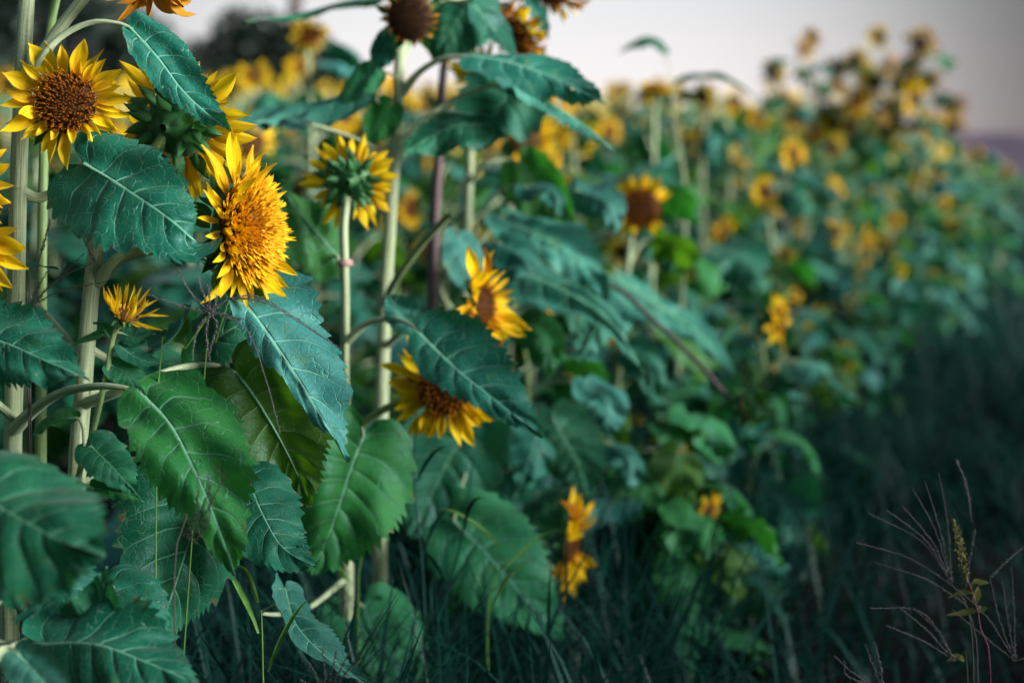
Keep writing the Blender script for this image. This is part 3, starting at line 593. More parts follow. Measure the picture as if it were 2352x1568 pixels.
fl(E, 1110, 698, 2.1, (.86, .06, .50), 44, 68, n=22, seed=81, nfl=160, tilt=.15, tj=.6, bracts=12, roll=.2, gap=[(2.2, .35)], old=.1, bias=.5)
# --- purple-brown stem behind it
H = hero('sunflower with a dark purple-brown stem and drooping flowers against the sky', [(1150, -20, 2.56), (1080, 40, 2.55), (1024, 130, 2.55), (1012, 300, 2.55), (1000, 480, 2.56), (990, 800, 2.58), (985, 1200, 2.6)], [.0105, .010, .0098, .0095, .0092, .009, .007, .006], m='stem_purple')
stalk(H, [(1080, 40, 2.55), (1110, -10), (1150, 20), (1178, 60)], 2.5, [.006, .005, .005], m='stem_green')
fl(H, 1182, 82, 2.46, (-.55, -.62, .5), 50, 52, n=22, seed=91, nfl=150, tilt=-.25, tj=.3, old=.5)
stalk(H, [(1150, -20, 2.56), (1210, -60), (1265, -30)], 2.5, [.005, .005, .005], m='stem_green')
fl(H, 1268, -12, 2.46, (-.1, -.8, .4), 42, 55, n=18, seed=92, nfl=100, tilt=.1, tj=.4, old=.6)
hl(H, 2.45, [(1195, 185, 2.46), (1150, 240), (1110, 300), (1080, 350, 2.4)], 100, (.0, .2, .95), [(1014, 260, 2.55), (1090, 190, 2.5), (1170, 170, 2.47)], fold=.05)
hl(H, 2.45, [(1200, -20, 2.45), (1225, 20), (1245, 55), (1262, 92, 2.45)], 30, (.5, .3, .8), [(1100, -5, 2.55), (1160, -40, 2.5)], fold=.3)
hl(H, 2.5, [(890, -10, 2.5), (800, 0), (690, 30), (568, 48, 2.4)], 34, (0, .92, .3), [(1060, 60, 2.55), (980, 0, 2.55)], fold=-.2)
fl(H, 1105, 175, 2.5, (-.3, -.3, .8), 30, 55, n=14, seed=93, nfl=80, tilt=.1, tj=.5)
fl(H, 1215, 200, 2.5, (.2, -.5, .8), 28, 50, n=14, seed=94, nfl=80, tilt=.1, tj=.5)
# --- pale stem in the middle with the big grey hanging leaves
J = hero('pale-stemmed sunflower in the middle whose large grey leaves hang towards the path',
         [(1082, 290, 2.75), (1078, 400, 2.75), (1072, 540, 2.75), (1068, 800, 2.76), (1075, 1300, 2.78)], [.0115, .0112, .0110, .0105, .0100, .007])
hl(J, 2.5, [(1112, 606, 2.5), (1220, 632, 2.46), (1340, 690, 2.42), (1420, 760, 2.39), (1480, 860, 2.37)], 84, (.02, .66, .72), [(1070, 760, 2.76), (1010, 660, 2.66), (1060, 608, 2.55)], m='leaf_grey', pr=.0045, fold=-.15, rip=.12)
hl(J, 2.6, [(1160, 505, 2.62), (1240, 540, 2.58), (1330, 600, 2.54), (1400, 690, 2.5)], 82, (.08, .64, .74), [(1074, 640, 2.75), (1085, 540, 2.7), (1125, 500, 2.65)], m='leaf_grey', fold=-.12, rip=.13)
hl(J, 2.9, [(1420, 640, 2.9), (1500, 690), (1600, 760), (1690, 868, 2.8)], 66, (.05, .68, .7), [(1070, 780, 2.76), (1230, 640, 2.86), (1360, 622, 2.9)], m='leaf_grey', fold=-.18, rip=.12)
for x0, y0, x1, y1, w_, dd, mm in ((1150, 560, 1230, 690, 58, 2.5, 'leaf'), (1230, 520, 1180, 640, 50, 2.6, 'leaf_grey'), (1290, 640, 1330, 790, 60, 2.55, 'leaf'), (1380, 700, 1330, 830, 55, 2.6, 'leaf_grey'), (1200, 740, 1260, 870, 55, 2.5, 'leaf_green'), (1440, 800, 1500, 930, 52, 2.7, 'leaf'),
        (1350, 880, 1400, 1010, 58, 2.6, 'leaf_grey'), (1230, 980, 1190, 1120, 60, 2.5, 'leaf'), (1400, 1020, 1450, 1130, 52, 2.65, 'leaf_grey'), (1330, 440, 1420, 540, 55, 2.7, 'leaf_grey'), (1210, 430, 1290, 500, 50, 2.6, 'leaf')):
    mx_, my_ = (x0 + x1) / 2 + 18, (y0 + y1) / 2 - 26
    hl(J, dd, [(x0, y0, dd), (mx_, my_, dd - .03), (x1, y1, dd - .05)], w_, (.15, .5, .8), [(1072, min(1250, y0 + 150), 2.76), ((x0 + 1072) / 2, y0 + 15, dd + .08), (x0 - 4, y0 - 3, dd)], m=mm, rows=44, cols=13, fold=-.2, rip=.22, teeth=12, pr=.0028)
hl(J, 2.45, [(1055, 545, 2.46), (1070, 590), (1090, 640), (1115, 700, 2.42)], 60, (.4, .4, .8), [(1072, 600, 2.75), (1040, 520, 2.55)], m='leaf_grey', fold=.2)
hl(J, 2.7, [(1195, 375, 2.7), (1225, 420), (1270, 470), (1320, 520, 2.66)], 70, (.3, -.3, -.8), [(1078, 420, 2.75), (1110, 380), (1160, 366)], m='leaf_green', fold=-.1)
hl(J, 2.4, [(1085, 965, 2.4), (1035, 1050, 2.38), (985, 1150, 2.36), (945, 1240, 2.34)], 130, (0, .25, .95), [(1072, 1100, 2.77), (1130, 960, 2.6)], fold=.05)
hl(J, 2.25, [(1043, 1196, 2.26), (1115, 1265, 2.24), (1200, 1365, 2.22), (1296, 1474, 2.2)], 118, (.0, .42, .90), [(1075, 1250, 2.78), (1085, 1060, 2.5), (1055, 1140, 2.3)], m='leaf_green', pr=.003, fold=.06, rip=.06, teeth=24)
hl(J, 2.5, [(1270, 960, 2.5), (1300, 1010), (1330, 1070), (1345, 1140, 2.45)], 80, (.2, .3, .9), [(1075, 1100, 2.78), (1180, 950, 2.6)], fold=.1)
stalk(J, [(1069, 700, 2.76), (1250, 640, 2.7), (1400, 655, 2.7), (1500, 735, 2.66), (1610, 840, 2.62), (1665, 905, 2.6), (1706, 925, 2.6)], 2.6, [.0055, .005, .0045, .004, .005], m='stem_purple')
fl(J, 1718, 935, 2.6, (.75, .25, .5), 34, 44, n=16, seed=101, nfl=0, tilt=1.25, tj=.3, bracts=34, lib=BRA, rows=1, label='unopened green flower bud')
# --- low drooping flower near the path
K_ = hero('low sunflower with a ragged drooping yellow flower just above the path grass', [(1270, 1270, 2.45), (1230, 1235, 2.48), (1190, 1220, 2.5), (1170, 1300, 2.52), (1165, 1480, 2.52)], [.007, .006, .006, .005, .005], m='stem_green')
fl(K_, 1308, 1255, 2.42, (.93, -.15, .33), 40, 88, n=26, seed=111, nfl=120, tilt=.1, tj=.6, gap=[(1.57, .7), (-1.57, .7)], old=.15)
for sp, w in (([(1190, 1220, 2.5), (1240, 1180), (1300, 1150), (1380, 1160, 2.45)], 60), ([(1175, 1330, 2.52), (1210, 1360), (1270, 1420), (1300, 1500, 2.5)], 70), ([(1180, 1300, 2.52), (1120, 1340), (1080, 1420), (1050, 1500, 2.5)], 60), ([(1200, 1230, 2.5), (1180, 1150), (1210, 1090), (1260, 1060, 2.5)], 60)):
    hl(K_, 2.5, sp, w, (.1, .5, .85), fold=-.1, rip=.1)
# ================================================================== the field behind
def lib_leaf(seed, L, W, droop, pl_, rows=30, cols=9, m='leaf'):
    rg = random.Random(seed)
    pts = [(0, 0, 0), (pl_ * .5, rg.uniform(-.01, .01), pl_ * .45), (pl_, 0, pl_ * .55)]
    x, z, a = pl_, pl_ * .55, R(rg.uniform(5, 25)); sp = [(x, 0, z)]
    for k in range(4):
        a -= droop / 4; x += L / 4 * math.cos(a); z += L / 4 * math.sin(a); sp.append((x, rg.uniform(-.02, .02), z))
    v, f, st, xy = blade_arrays(sp, W, (.25, rg.uniform(-.2, .2), 1), rows, cols, rg.uniform(-.35, .25), rg.uniform(-.4, .1), rg.uniform(.14, .30), seed, rg.uniform(.8, 1.2), 14, rg.uniform(-.5, .5))
    v2, f2, uv2 = tube_arrays(pts, [.005, .0038, .0032], 6, 8)
    blade = newmesh('leaf', v, f, M[m], {'st': st, 'xy': xy}); pet = newmesh('petiole', v2, f2, M['stem'], {'st': uv2})
    both = newmesh('leaf', np.vstack([v, v2]), np.vstack([f, f2 + len(v)]), [M[m], M['stem']], {'st': np.vstack([st, uv2]), 'xy': np.vstack([xy, uv2 * 0])}, None, [0] * len(f) + [1] * len(f2))
    return blade, pet, both
LIB = []
for k in range(12):
    r_ = random.Random(k * 3 + 1)
    LIB.append(lib_leaf(k + 300, r_.uniform(.16, .22), r_.uniform(.072, .105), r_.uniform(.8, 2.4), r_.uniform(.08, .14), m=('leaf', 'leaf_grey', 'leaf_green', 'leaf_grey', 'leaf_deep', 'leaf')[k % 6]))
HEADS = [flower_joined(200 + k, r_, ry, stl, 20, 80, od, tl) for k, (r_, ry, stl, od, tl) in enumerate([(.036, .045, 'tube', .0, .2), (.042, .05, 'tube', .1, .0), (.033, .04, 'pom', .0, .3), (.038, .042, 'tube', .4, -.3), (.03, .045, 'tube', .0, .5), (.045, .022, 'seed', .9, -.3), (.034, .048, 'pom', .05, .15)])]
SMALL = [flower_joined(260 + k, .022, .032, s_, 14, 40, o_, .2) for k, (s_, o_) in enumerate([('tube', .0), ('tube', .5), ('seed', .9)])]
def plant(label, group, base, heads, rg, nleaf=10, near=True, scale=1.0, lean=None, rad=.0105):
    """heads: [(local point, facing, mesh, scale)]; the first one tops the stem"""
    pl = thing('sunflower_plant', label, 'sunflower', base, group)
    top, face = heads[0][0], Vector(heads[0][1]).normalized()
    bk = top - face * .018; h = top.z
    q = [Vector((0, 0, -.02)), Vector((top.x * .15, top.y * .15, h * .4)), Vector((top.x * .55, top.y * .55, h * .8)), bk - face * .04 + Vector((0, 0, .025)), bk]
    stm = 'stem_green' if h < .75 else rg.choice(['stem', 'stem', 'stem', 'stem_green', 'stem_purple'] if rg.random() < .5 else ['stem'])
    tube('stem', q, [rad * 1.1, rad, rad * .85, rad * .55, rad * .6], M[stm], pl, None, 8, 16, .08, rg.randint(0, 99))
    c, L = spl(q, 60); a0 = rg.uniform(0, 6.28)
    for i in range(nleaf):
        k = (i + rg.uniform(.2, .8)) / nleaf; k = .12 + .80 * k
        p = Vector(c[int(k * 59)]); s = scale * lerp(1.15, .72, k) * rg.uniform(.8, 1.2); az = a0 + i * 2.4 + rg.uniform(-.4, .4)
        bl, pt, both = rg.choice(LIB)
        for tr in range(7):
            mt = Matrix.Translation(p) @ Matrix.Rotation(az, 4, 'Z') @ Matrix.Rotation(rg.uniform(-.25, .25), 4, 'X') @ Matrix.Rotation(rg.uniform(-.25, .35), 4, 'Y') @ Matrix.Scale(s, 4)
            if base.y > 11 or base.y < .5 or not covers([base + mt @ Vector(q_) for q_ in ((.14, 0, .06), (.21, 0, .04), (.28, 0, -.03))], .034 * s): break
            az += rg.uniform(.6, 1.4)
        else: continue
        if False: mt = Matrix.Translation(p) @ Matrix.Rotation(az, 4, 'Z') @ Matrix.Rotation(rg.uniform(-.25, .25), 4, 'X') @ Matrix.Rotation(rg.uniform(-.25, .35), 4, 'Y') @ Matrix.Scale(s, 4)
        if near:
            o_ = ob('leaf', bl, pl, mt); ob('petiole', pt, o_)
        else: ob('leaf', both, pl, mt)
    for j, (hp, hf, me, hs) in enumerate(heads):
        hf = Vector(hf).normalized()
        if j:
            s0 = Vector(c[int(rg.uniform(.55, .85) * 59)]); b2 = hp - hf * .018
            tube('flower_stalk', [s0, (s0 + b2) / 2 + Vector((0, 0, .02)), b2 - hf * .03 + Vector((0, 0, .012)), b2], [.005, .004, .0035, .005], M['stem'], pl, None, 6, 10, .05)
        if isinstance(me, dict): flower(pl, hp, hf, **me)
        else: ob('flower_head', me, pl, head_mtx(hp, hf, rg.uniform(0, 6.28)) @ Matrix.Scale(hs, 4))
    return pl
rg = random.Random(77)
PLACED = []
GRP = 'sunflower plants with a flower one can make out in the blurred field'
# x, y (pixels), flower width in pixels, facing, kind, label
LIST = [
 (582, 172, 92, (.1, 0, 1), 'y', 'blurred round yellow flower facing us above the leaf at upper left'),
 (530, 195, 80, (-.5, .1, .8), 'o', 'blurred brownish sunflower just left of a round yellow one at upper left'),
 (690, 155, 75, (.2, .6, .6), 'y', 'blurred small yellow sunflower tipped upward right of the round one'),
 (712, 80, 105, (.3, -.6, .5), 'o', 'tall shadowy sunflower hanging its head against the sky, upper left of centre'),
 (792, 268, 84, (.5, .1, .8), 'y', 'small cupped yellow flower between the grey leaf and the tall pale stem'),
 (942, 478, 100, (.75, -.1, .5), 'y', 'blurred yellow flower facing right just behind the tall pale stem'),
 (985, 565, 90, (.6, -.5, .5), 'o', 'orange drooping flower low behind the purple stem'),
 (1122, 338, 74, (.7, 0, .6), 'o', 'small orange flower right of the purple stem below the dark leaf'),
 (1342, 322, 96, (.6, -.2, -.5), 'y', 'yellow flower turned away under the long grey leaf'),
 (1272, 384, 70, (.9, -.1, .2), 'o', 'orange flower in profile just above the green underside of a leaf'),
 (1216, 290, 50, (.2, .3, .8), 'y', 'tiny yellow flower below the big leaves against green'),
 (1472, 478, 138, (.1, -.05, 1), 'B', 'large sunflower with wide orange-brown face and missing petals, centre right'),
 (1425, 520, 60, (-.3, -.6, .6), 'y', 'yellow petals hanging just left of the large orange-brown face'),
 (1510, 205, 104, (.1, .8, .4), 'Y', 'sunflower opening upward against the bright sky, right of centre'),
 (1612, 222, 80, (-.6, -.3, .6), 'o', 'drooping orange flower under an arching leaf, left of a pair at the skyline'),
 (1692, 235, 72, (.7, -.3, .5), 'o', 'drooping orange flower under an arching leaf, right of a pair at the skyline'),
 (1694, 358, 66, (.6, .4, .5), 'y', 'bright yellow blurred flower below the skyline pair'),
 (1678, 432, 62, (.1, -.6, .7), 'o', 'orange flower nodding below the bright yellow one'),
 (1660, 532, 84, (.5, -.5, .5), 'y', 'oval orange-yellow flower tilted down right in the middle of the slope'),
 (1764, 452, 52, (.2, -.3, .8), 'o', 'small dull orange flower right of the nodding one'),
 (1832, 518, 50, (.7, -.2, .5), 'y', 'dim small flower halfway up the right slope'),
 (1925, 540, 56, (-.2, 0, .9), 'y', 'left flower of the yellow pair on the right slope'),
 (1972, 572, 56, (.2, -.3, .9), 'o', 'right, browner flower of the pair on the right slope'),
 (2052, 508, 58, (0, .1, 1), 'y', 'pale yellow flower above a browner one on the far right slope'),
 (2038, 572, 52, (.1, -.2, 1), 'o', 'brownish flower under the pale yellow one on the far right slope'),
 (2112, 412, 48, (.1, .1, 1), 'y', 'lone round yellow flower below the dark cluster at far right'),
 (2186, 522, 58, (.2, 0, 1), 'y', 'faint tall yellow bloom nearest the dark right slope'),
 (1912, 338, 58, (0, 0, 1), 'o', 'orange-centred flower under the tall cluster at right'),
 (2242, 352, 44, (0, 0, 1), 'o', 'dim flower standing before the purple hill'),
 (2312, 395, 44, (.2, 0, 1), 'o', 'darkest flower at the far right edge under the hill'),
 (1786, 735, 128, (.85, 0, .45), 'y', 'tall narrow yellow flower in profile at the row edge'),
 (1860, 655, 62, (.3, -.2, .9), 'y', 'yellow flower above right of the narrow profile flower'),
 (1818, 700, 60, (.1, -.2, 1), 'b', 'dark brown seed face beside the narrow profile flower'),
 (1882, 785, 52, (.2, -.3, .9), 'b', 'small brown flower low on the right of the narrow profile flower'),
 (1975, 700, 50, (.1, 0, 1), 'o', 'brown blurred flower alone on the dark slope'),
 (2172, 632, 48, (.2, 0, 1), 'y', 'faint yellow flower low at the dark right side'),
 (1300, 905, 106, (.6, 0, .7), 'Y', 'yellow flower low in the weeds right of the broad pointed leaf'),
 (1512, 922, 72, (.3, -.1, .9), 'y', 'small yellow flower low in the weeds beside the hanging grey leaf'),
 (1432, 915, 56, (.2, -.3, .9), 'o', 'dull yellow flower deep in the weeds between two brighter ones'),
 (1520, 1205, 84, (.5, -.6, .5), 'w', 'withered orange flower collapsing into the path grass'),
 (1640, 1228, 36, (.2, 0, 1), 'y', 'tiny yellow bloom low in the path grass'),
 (92, 498, 58, (.4, 0, .9), 'o', 'blurred orange flower behind the leftmost stem'),
 (20, 190, 70, (.5, 0, .8), 'o', 'blurred flower behind the far left stem near the top'),
 (1400, 300, 66, (.4, .2, .8), 'y', 'yellow bloom just below the tip of the long leaf at the skyline'),
 (1580, 330, 60, (.3, -.2, .9), 'o', 'orange bloom in the haze under the skyline pair'),
 (1290, 300, 60, (.3, .1, .9), 'y', 'yellow bloom between the grey leaves left of the skyline gap'),
 (1740, 270, 58, (.3, .1, .9), 'y', 'pale yellow bloom right of the skyline pair'),
]
CAMP = Vector((0, 0, CAM_H))
KEEP = [(P(x, y, max(2.75, .135 * F_ / s_)), s_) for x, y, s_, *_ in LIST] + [(P(1718, 935, 2.6), 90), (P(1110, 698, 2.1), 170), (P(1308, 1255, 2.42), 190)]
KXY = np.array([(x, y, s_) for x, y, s_, *_ in LIST] + [(1718, 935, 90), (1110, 698, 170), (1308, 1255, 190)]); KD = np.array([(p - CAMP).dot(FWD) for p, _ in KEEP])
def hides(q, h, rad=.15):                # would a stem here stand right before a flower?
    for p, _ in KEEP:
        if q.y < p.y - .04:
            l = CAMP + (p - CAMP) * (q.y / p.y)
            if abs(q.x - l.x) < rad and l.z < h + .06: return True
    return False
def covers(pts, hw):                     # would a leaf through these points cover one of the flowers?
    for p in pts:
        r_ = p - CAMP; d = r_.dot(FWD)
        if d < .5: continue
        x, y = CX + r_.x / d * F_, CY - r_.dot(UPV) / d * F_
        if np.any((d < KD - .03) & (np.hypot(KXY[:, 0] - x, KXY[:, 1] - y) < KXY[:, 2] * .36 + hw * F_ / d)): return True
    return False
for x, y, s, fc, kd, lb in LIST:
    d = max(2.75, .135 * F_ / s); p = P(x, y, d); f = V(*fc)
    base = Vector((p.x + rg.uniform(-.06, .02) - f.x * .06, p.y + rg.uniform(-.03, .1) - f.y * .05, 0)); PLACED.append(base)
    k = .135 / .16 * (s * d / F_ / .135)
    if s >= 95 or kd in 'BYw':
        me = dict(r=.040 * k, ray=.042 * k, n=20, seed=int(x), nfl=150, tilt=.15, tj=.45, bracts=14)
        if kd == 'B': me = dict(r=.052 * k, ray=.046 * k, n=22, seed=int(x), nfl=260, tilt=-.1, tj=.5, bracts=10, gap=[(1.5, .35), (3.2, .4), (4.5, .5)])
        if kd == 'w': me = dict(r=.020 * k, ray=.028 * k, n=12, seed=int(x), nfl=60, tilt=-.4, tj=.6, bracts=10, lib=PETO)
    else: me = {'y': HEADS[rg.choice([0, 2, 4, 6])], 'o': HEADS[rg.choice([1, 3])], 'b': HEADS[5]}[kd]
    small = p.z < .55
    plant(lb, GRP, base, [(p - base, f, me, k)], rg, 8 if small else 14, d < 5.5, .75 if small else 1.0)
# tall branching plants that stand above the row at the right
TALL = [('tallest branching sunflower with many small heads standing above the row at right', 7.4, (1965, 140), [(1930, 195), (2020, 85), (2042, 150), (1985, 215), (1900, 250), (2000, 265), (1950, 290), (1890, 205), (1925, 150), (2010, 190), (1965, 235), (1870, 300), (2035, 300), (1915, 285)]),
        ('branching sunflower with bare dark seed heads at the right shoulder of the tall cluster', 7.0, (2112, 100), [(2190, 245), (2100, 225), (2075, 190), (2150, 280), (2060, 270), (2130, 190), (2165, 235), (2090, 150), (2110, 280), (2180, 290), (2040, 240)]),
        ('slender sunflower with a lone small flower against the sky left of the tall cluster', 7.2, (1846, 112), [(1772, 168), (1862, 90), (1890, 270), (1835, 265)])]
for lb, d, tp, hs in TALL:
    p = P(*tp, d); base = Vector((p.x + .03, p.y, 0)); PLACED.append(base)
    heads = [(P(a, b, d + rg.uniform(-.25, .25)) - base, V(rg.uniform(-.6, .6), rg.uniform(-.4, .5), .8), rg.choice(SMALL), rg.uniform(1.1, 1.9)) for a, b in [tp] + hs]
    plant(lb, 'tall branching sunflowers at right', base, heads, rg, 34, True, .85, None, .012)
# the drooping leaf that reads as a dark arc on the sky belongs to a leaning plant
def arc_leaf():
    p = P(1505, 120, 3.6); base = Vector((p.x + .05, p.y, 0)); PLACED.append(base)
    pl = thing('sunflower_plant', 'sunflower whose single arched leaf floats dark against the bright sky', 'sunflower', base, GRP)
    tube('stem', [Vector((0, 0, -.02)), Vector((.02, 0, .5)), Vector((.03, 0, .9)), P(1545, 265, 3.6) - base], [.009, .008, .006, .003], M['stem'], pl, None, 8, 16)
    leaf(pl, base, PS([(1528, 122), (1500, 100), (1460, 106), (1418, 124)], 3.6), .026, V(0, .9, .4), pet=PS([(1545, 265), (1543, 190)], 3.6), pr=.0014, rows=30, cols=11)
    leaf(pl, base, PS([(1560, 190), (1600, 178), (1660, 182), (1740, 225)], 3.7), .045, V(0, .9, .4), pet=PS([(1545, 265), (1548, 225)], 3.6), pr=.0016, rows=30, cols=11)
    for i in range(7):
        bl, pt, both = LIB[i]; o_ = ob('leaf', bl, pl, Matrix.Translation((.02, 0, .15 + i * .11)) @ Matrix.Rotation(i * 2.4, 4, 'Z')); ob('petiole', pt, o_)
arc_leaf()
# the mass of plants nobody can single out
E_ = Vector((.36, .933, 0)); LF = Vector((-.933, .36, 0)); cand = []
for r_i in range(0, 75):
    for c_i in range(0, 130):
        q = Vector((.11, 2.96, 0)) + E_ * (c_i * .34 - 3 + rg.uniform(-.12, .12)) + LF * (r_i * .42 + rg.uniform(-.1, .1) + (.05 if r_i == 0 else 0))
        if q.y < 2.9 or q.y > 46 or abs(q.x) > .385 * q.y + .25: continue
        if q.y < (3.2 if r_i > 0 else 3.7): continue
        if any((q - b).length < .2 for b in PLACED): continue
        cand.append((q.y + .15 * r_i, q, r_i))
cand.sort(key=lambda a: a[0])
def height_for(q):
    px = CX + q.x / q.y * F_
    top = np.interp(px, [0, 350, 600, 900, 1250, 1500, 1900, 2100, 2352], [185, 190, 205, 205, 215, 205, 235, 310, 385])
    h = CAM_H + (400 - top) / F_ * q.y
    return min(h, 2.3) * rg.uniform(.80, 1.0)
cand = [c for c in cand if c[0] > 12 or not hides(c[1], CAM_H, .045)]
FILL, FAR = cand[:190], cand[190:1500]
for _, q, ri in FILL:
    h = height_for(q); edge = ri == 0
    if edge: h *= rg.uniform(.72, .95)
    f = Vector((rg.uniform(-.5, 1), rg.uniform(-1, .3), rg.uniform(-.5, .5)))
    left = q.x / q.y < -.12
    hd = [(Vector((rg.uniform(-.08, .12), rg.uniform(-.08, .08), h * (.9 if left else 1))), f, rg.choice([HEADS[5], HEADS[5], HEADS[3], SMALL[2], HEADS[1]] if left else HEADS), rg.uniform(.75, 1.1))]
    for j in range(rg.choice([1, 1, 2, 2, 3] if q.y < 5.5 else [0, 0, 1, 2]) if q.y < 9 and not left else 0):
        hd.append((Vector((rg.uniform(-.1, .26), rg.uniform(-.26, .05), h * rg.uniform(.5, .95))), (rg.uniform(-.3, 1), rg.uniform(-1, .2), rg.uniform(-.4, .4)), rg.choice(HEADS[:5] + SMALL[:1]), rg.uniform(.65, .95)))
    if edge: lb, gr = 'indistinct leafy sunflower plant of the outermost line along the path edge', 'indistinct plants along the path edge'
    elif q.x / q.y < -.09: lb, gr = 'indistinct sunflower plant in the mass behind the near stems on the left', 'indistinct plants behind the near stems'
    else: lb, gr = 'indistinct leafy sunflower plant in the blurred mass right of the purple stem', 'indistinct plants of the blurred mass'
    plant(lb, gr, q, hd, rg, 15 if q.y < 7 else 10, q.y < 5, rg.uniform(.9, 1.15))
for k in range(110):                     # low leafy volunteers that close the row off towards the path
    y = 2.6 + 9.5 * (k / 110) ** 1.3 + rg.uniform(-.1, .1); q = Vector((edge_x(y) + rg.uniform(-.22, .34), y, 0)); h = rg.uniform(.30, .80)
    if any((q - b).length < .12 for b in PLACED) or hides(q, h, .03): continue
    hd = [(Vector((rg.uniform(-.03, .12), rg.uniform(-.08, .04), h)), Vector((rg.uniform(-.2, 1), rg.uniform(-1, .2), rg.uniform(-.5, .3))), rg.choice(SMALL[:2] + HEADS[:3]), rg.uniform(.5, .85))]
    plant('low leafy young sunflower plant spilling from the row onto the path grass', 'low plants spilling onto the path', q, hd, rg, 13, y < 4.5, rg.uniform(.7, .95), None, .006)
for k in range(28):                     # unseen plants added beside and behind the camera to darken the lower left
    y = 1.35 - (k // 2) * .33 + rg.uniform(-.06, .06); q = Vector((min(edge_x(y) - .22, -.37 * y - .50) - .42 * (k % 2) + rg.uniform(-.04, .04), y, 0)); h = rg.uniform(1.0, 1.3)
    hd = [(Vector((0, 0, h)), Vector((rg.uniform(-1, 1), rg.uniform(-1, 1), .2)), rg.choice(HEADS), .9)]
    plant('unseen sunflower plant added beside and behind the camera to shade the lower left', 'unseen plants added beside and behind the camera', q, hd, rg, 12, False, 1.1)
for k in range(34):                     # unseen row added right of the frame to shade the path and lower leaves
    y = -2.6 + k * .27 + rg.uniform(-.06, .06); q = Vector((edge_x(y) + 1.85 + rg.uniform(-.1, .25), y, 0)); h = rg.uniform(1.0, 1.3)
    hd = [(Vector((0, 0, h)), Vector((rg.uniform(-1, 1), rg.uniform(-1, 1), .2)), rg.choice(HEADS), .9)]
    plant('unseen sunflower plant added across the path to shade it and the lower leaves', 'unseen shading row added across the path', q, hd, rg, 12, False, 1.15)
def far_field():
    V_, F_l, MI, U1, U2 = [], [], [], [], []; k0 = 0
    proto = []
    for k in (0, 1, 2, 4):
        me = LIB[k][2]; v = np.array([tuple(x.co) for x in me.vertices]); f = np.array([list(p.vertices) for p in me.polygons]); proto.append((v, f))
    hp = []
    for k in (0, 1, 3):
        v, f, _ = recept_arrays(.04); hp.append((v, f))
    cache = []
    for pi in range(10):                                   # ten low-detail plants
        r2 = random.Random(pi); vs_, fs_, mi_ = [], [], []; n0 = 0
        def add(v, f, mi):
            nonlocal n0
            vs_.append(v); fs_.append(f + n0); mi_.append(np.full(len(f), mi)); n0 += len(v)
        v, f, _ = tube_arrays([(0, 0, 0), (.01, 0, .5), (0, .02, 1)], [.011, .01, .007], 5, 4); add(v, f, 1)
        for i in range(8):
            s_, t_ = np.linspace(-1, 1, 3), np.linspace(0, 1, 5); L, W = r2.uniform(.18, .26), r2.uniform(.06, .09)
            az = i * 2.4 + r2.random(); dr = r2.uniform(.6, 2)
            w_ = np.array([.7, 1, .8, .4, .0]) * W; a = .3 - dr * t_; xs = np.cumsum(np.cos(a)) * L / 5 + .08; zs = np.cumsum(np.sin(a)) * L / 5 + .05
            X = np.broadcast_to(xs[:, None], (5, 3)); Y = w_[:, None] * s_[None]; Z = zs[:, None] - .2 * np.abs(Y)
            c_, sn = math.cos(az), math.sin(az); v = np.stack([X * c_ - Y * sn, X * sn + Y * c_, Z + r2.uniform(.2, .9)], -1).reshape(-1, 3); add(v, grid_faces(5, 3), 0)
        if pi % 5 > 0:
            cache.append((np.vstack(vs_), np.vstack(fs_), np.concatenate(mi_))); continue
        fc = Vector((r2.uniform(-.5, 1), r2.uniform(-1, .2), r2.uniform(-.3, .5))); m4 = np.array(head_mtx(Vector((0, 0, 1)), fc, 0)); k = 0
        for ring in (0, 1):
            for i in range(9):
                a = (i + ring * .5) * .698; v, f, _ = petal_arrays(i, .4, .1, .2, 0, 0, 3, 3); v = v * .05
                A = np.array(Matrix.Rotation(a, 4, 'Z') @ Matrix.Translation((0, .032, 0))); v = v @ A[:3, :3].T + A[:3, 3]; v = v @ m4[:3, :3].T + m4[:3, 3]; add(v, f, 2)
        v, f, _ = recept_arrays(.037); v = v @ m4[:3, :3].T + m4[:3, 3]; add(v, f, 3)
        cache.append((np.vstack(vs_), np.vstack(fs_), np.concatenate(mi_)))
    for _, q, ri in FAR:
        v, f, mi = rg.choice(cache); h = height_for(q); a = rg.uniform(-.6, .6)
        c_, s_ = math.cos(a), math.sin(a); vv = v * np.array([1.15, 1.15, h]); vv = np.stack([vv[:, 0] * c_ - vv[:, 1] * s_ + q.x, vv[:, 0] * s_ + vv[:, 1] * c_ + q.y, vv[:, 2]], 1)
        V_.append(vv); F_l.append(f + k0); MI.append(mi); k0 += len(v)
    z = np.zeros((k0, 2)); z[:, 0] = .3; z[:, 1] = .5
    o = ob('far_sunflowers', newmesh('far_sunflowers', np.vstack(V_), np.vstack(F_l), [M['leaf'], M['stem'], M['petal'], M['seed_dark']], {'st': z, 'xy': z}, None, np.concatenate(MI)))
    o['kind'] = 'stuff'; o['label'] = 'far rows of the sunflower field melting into one blurred band'; o['category'] = 'sunflowers'
far_field()
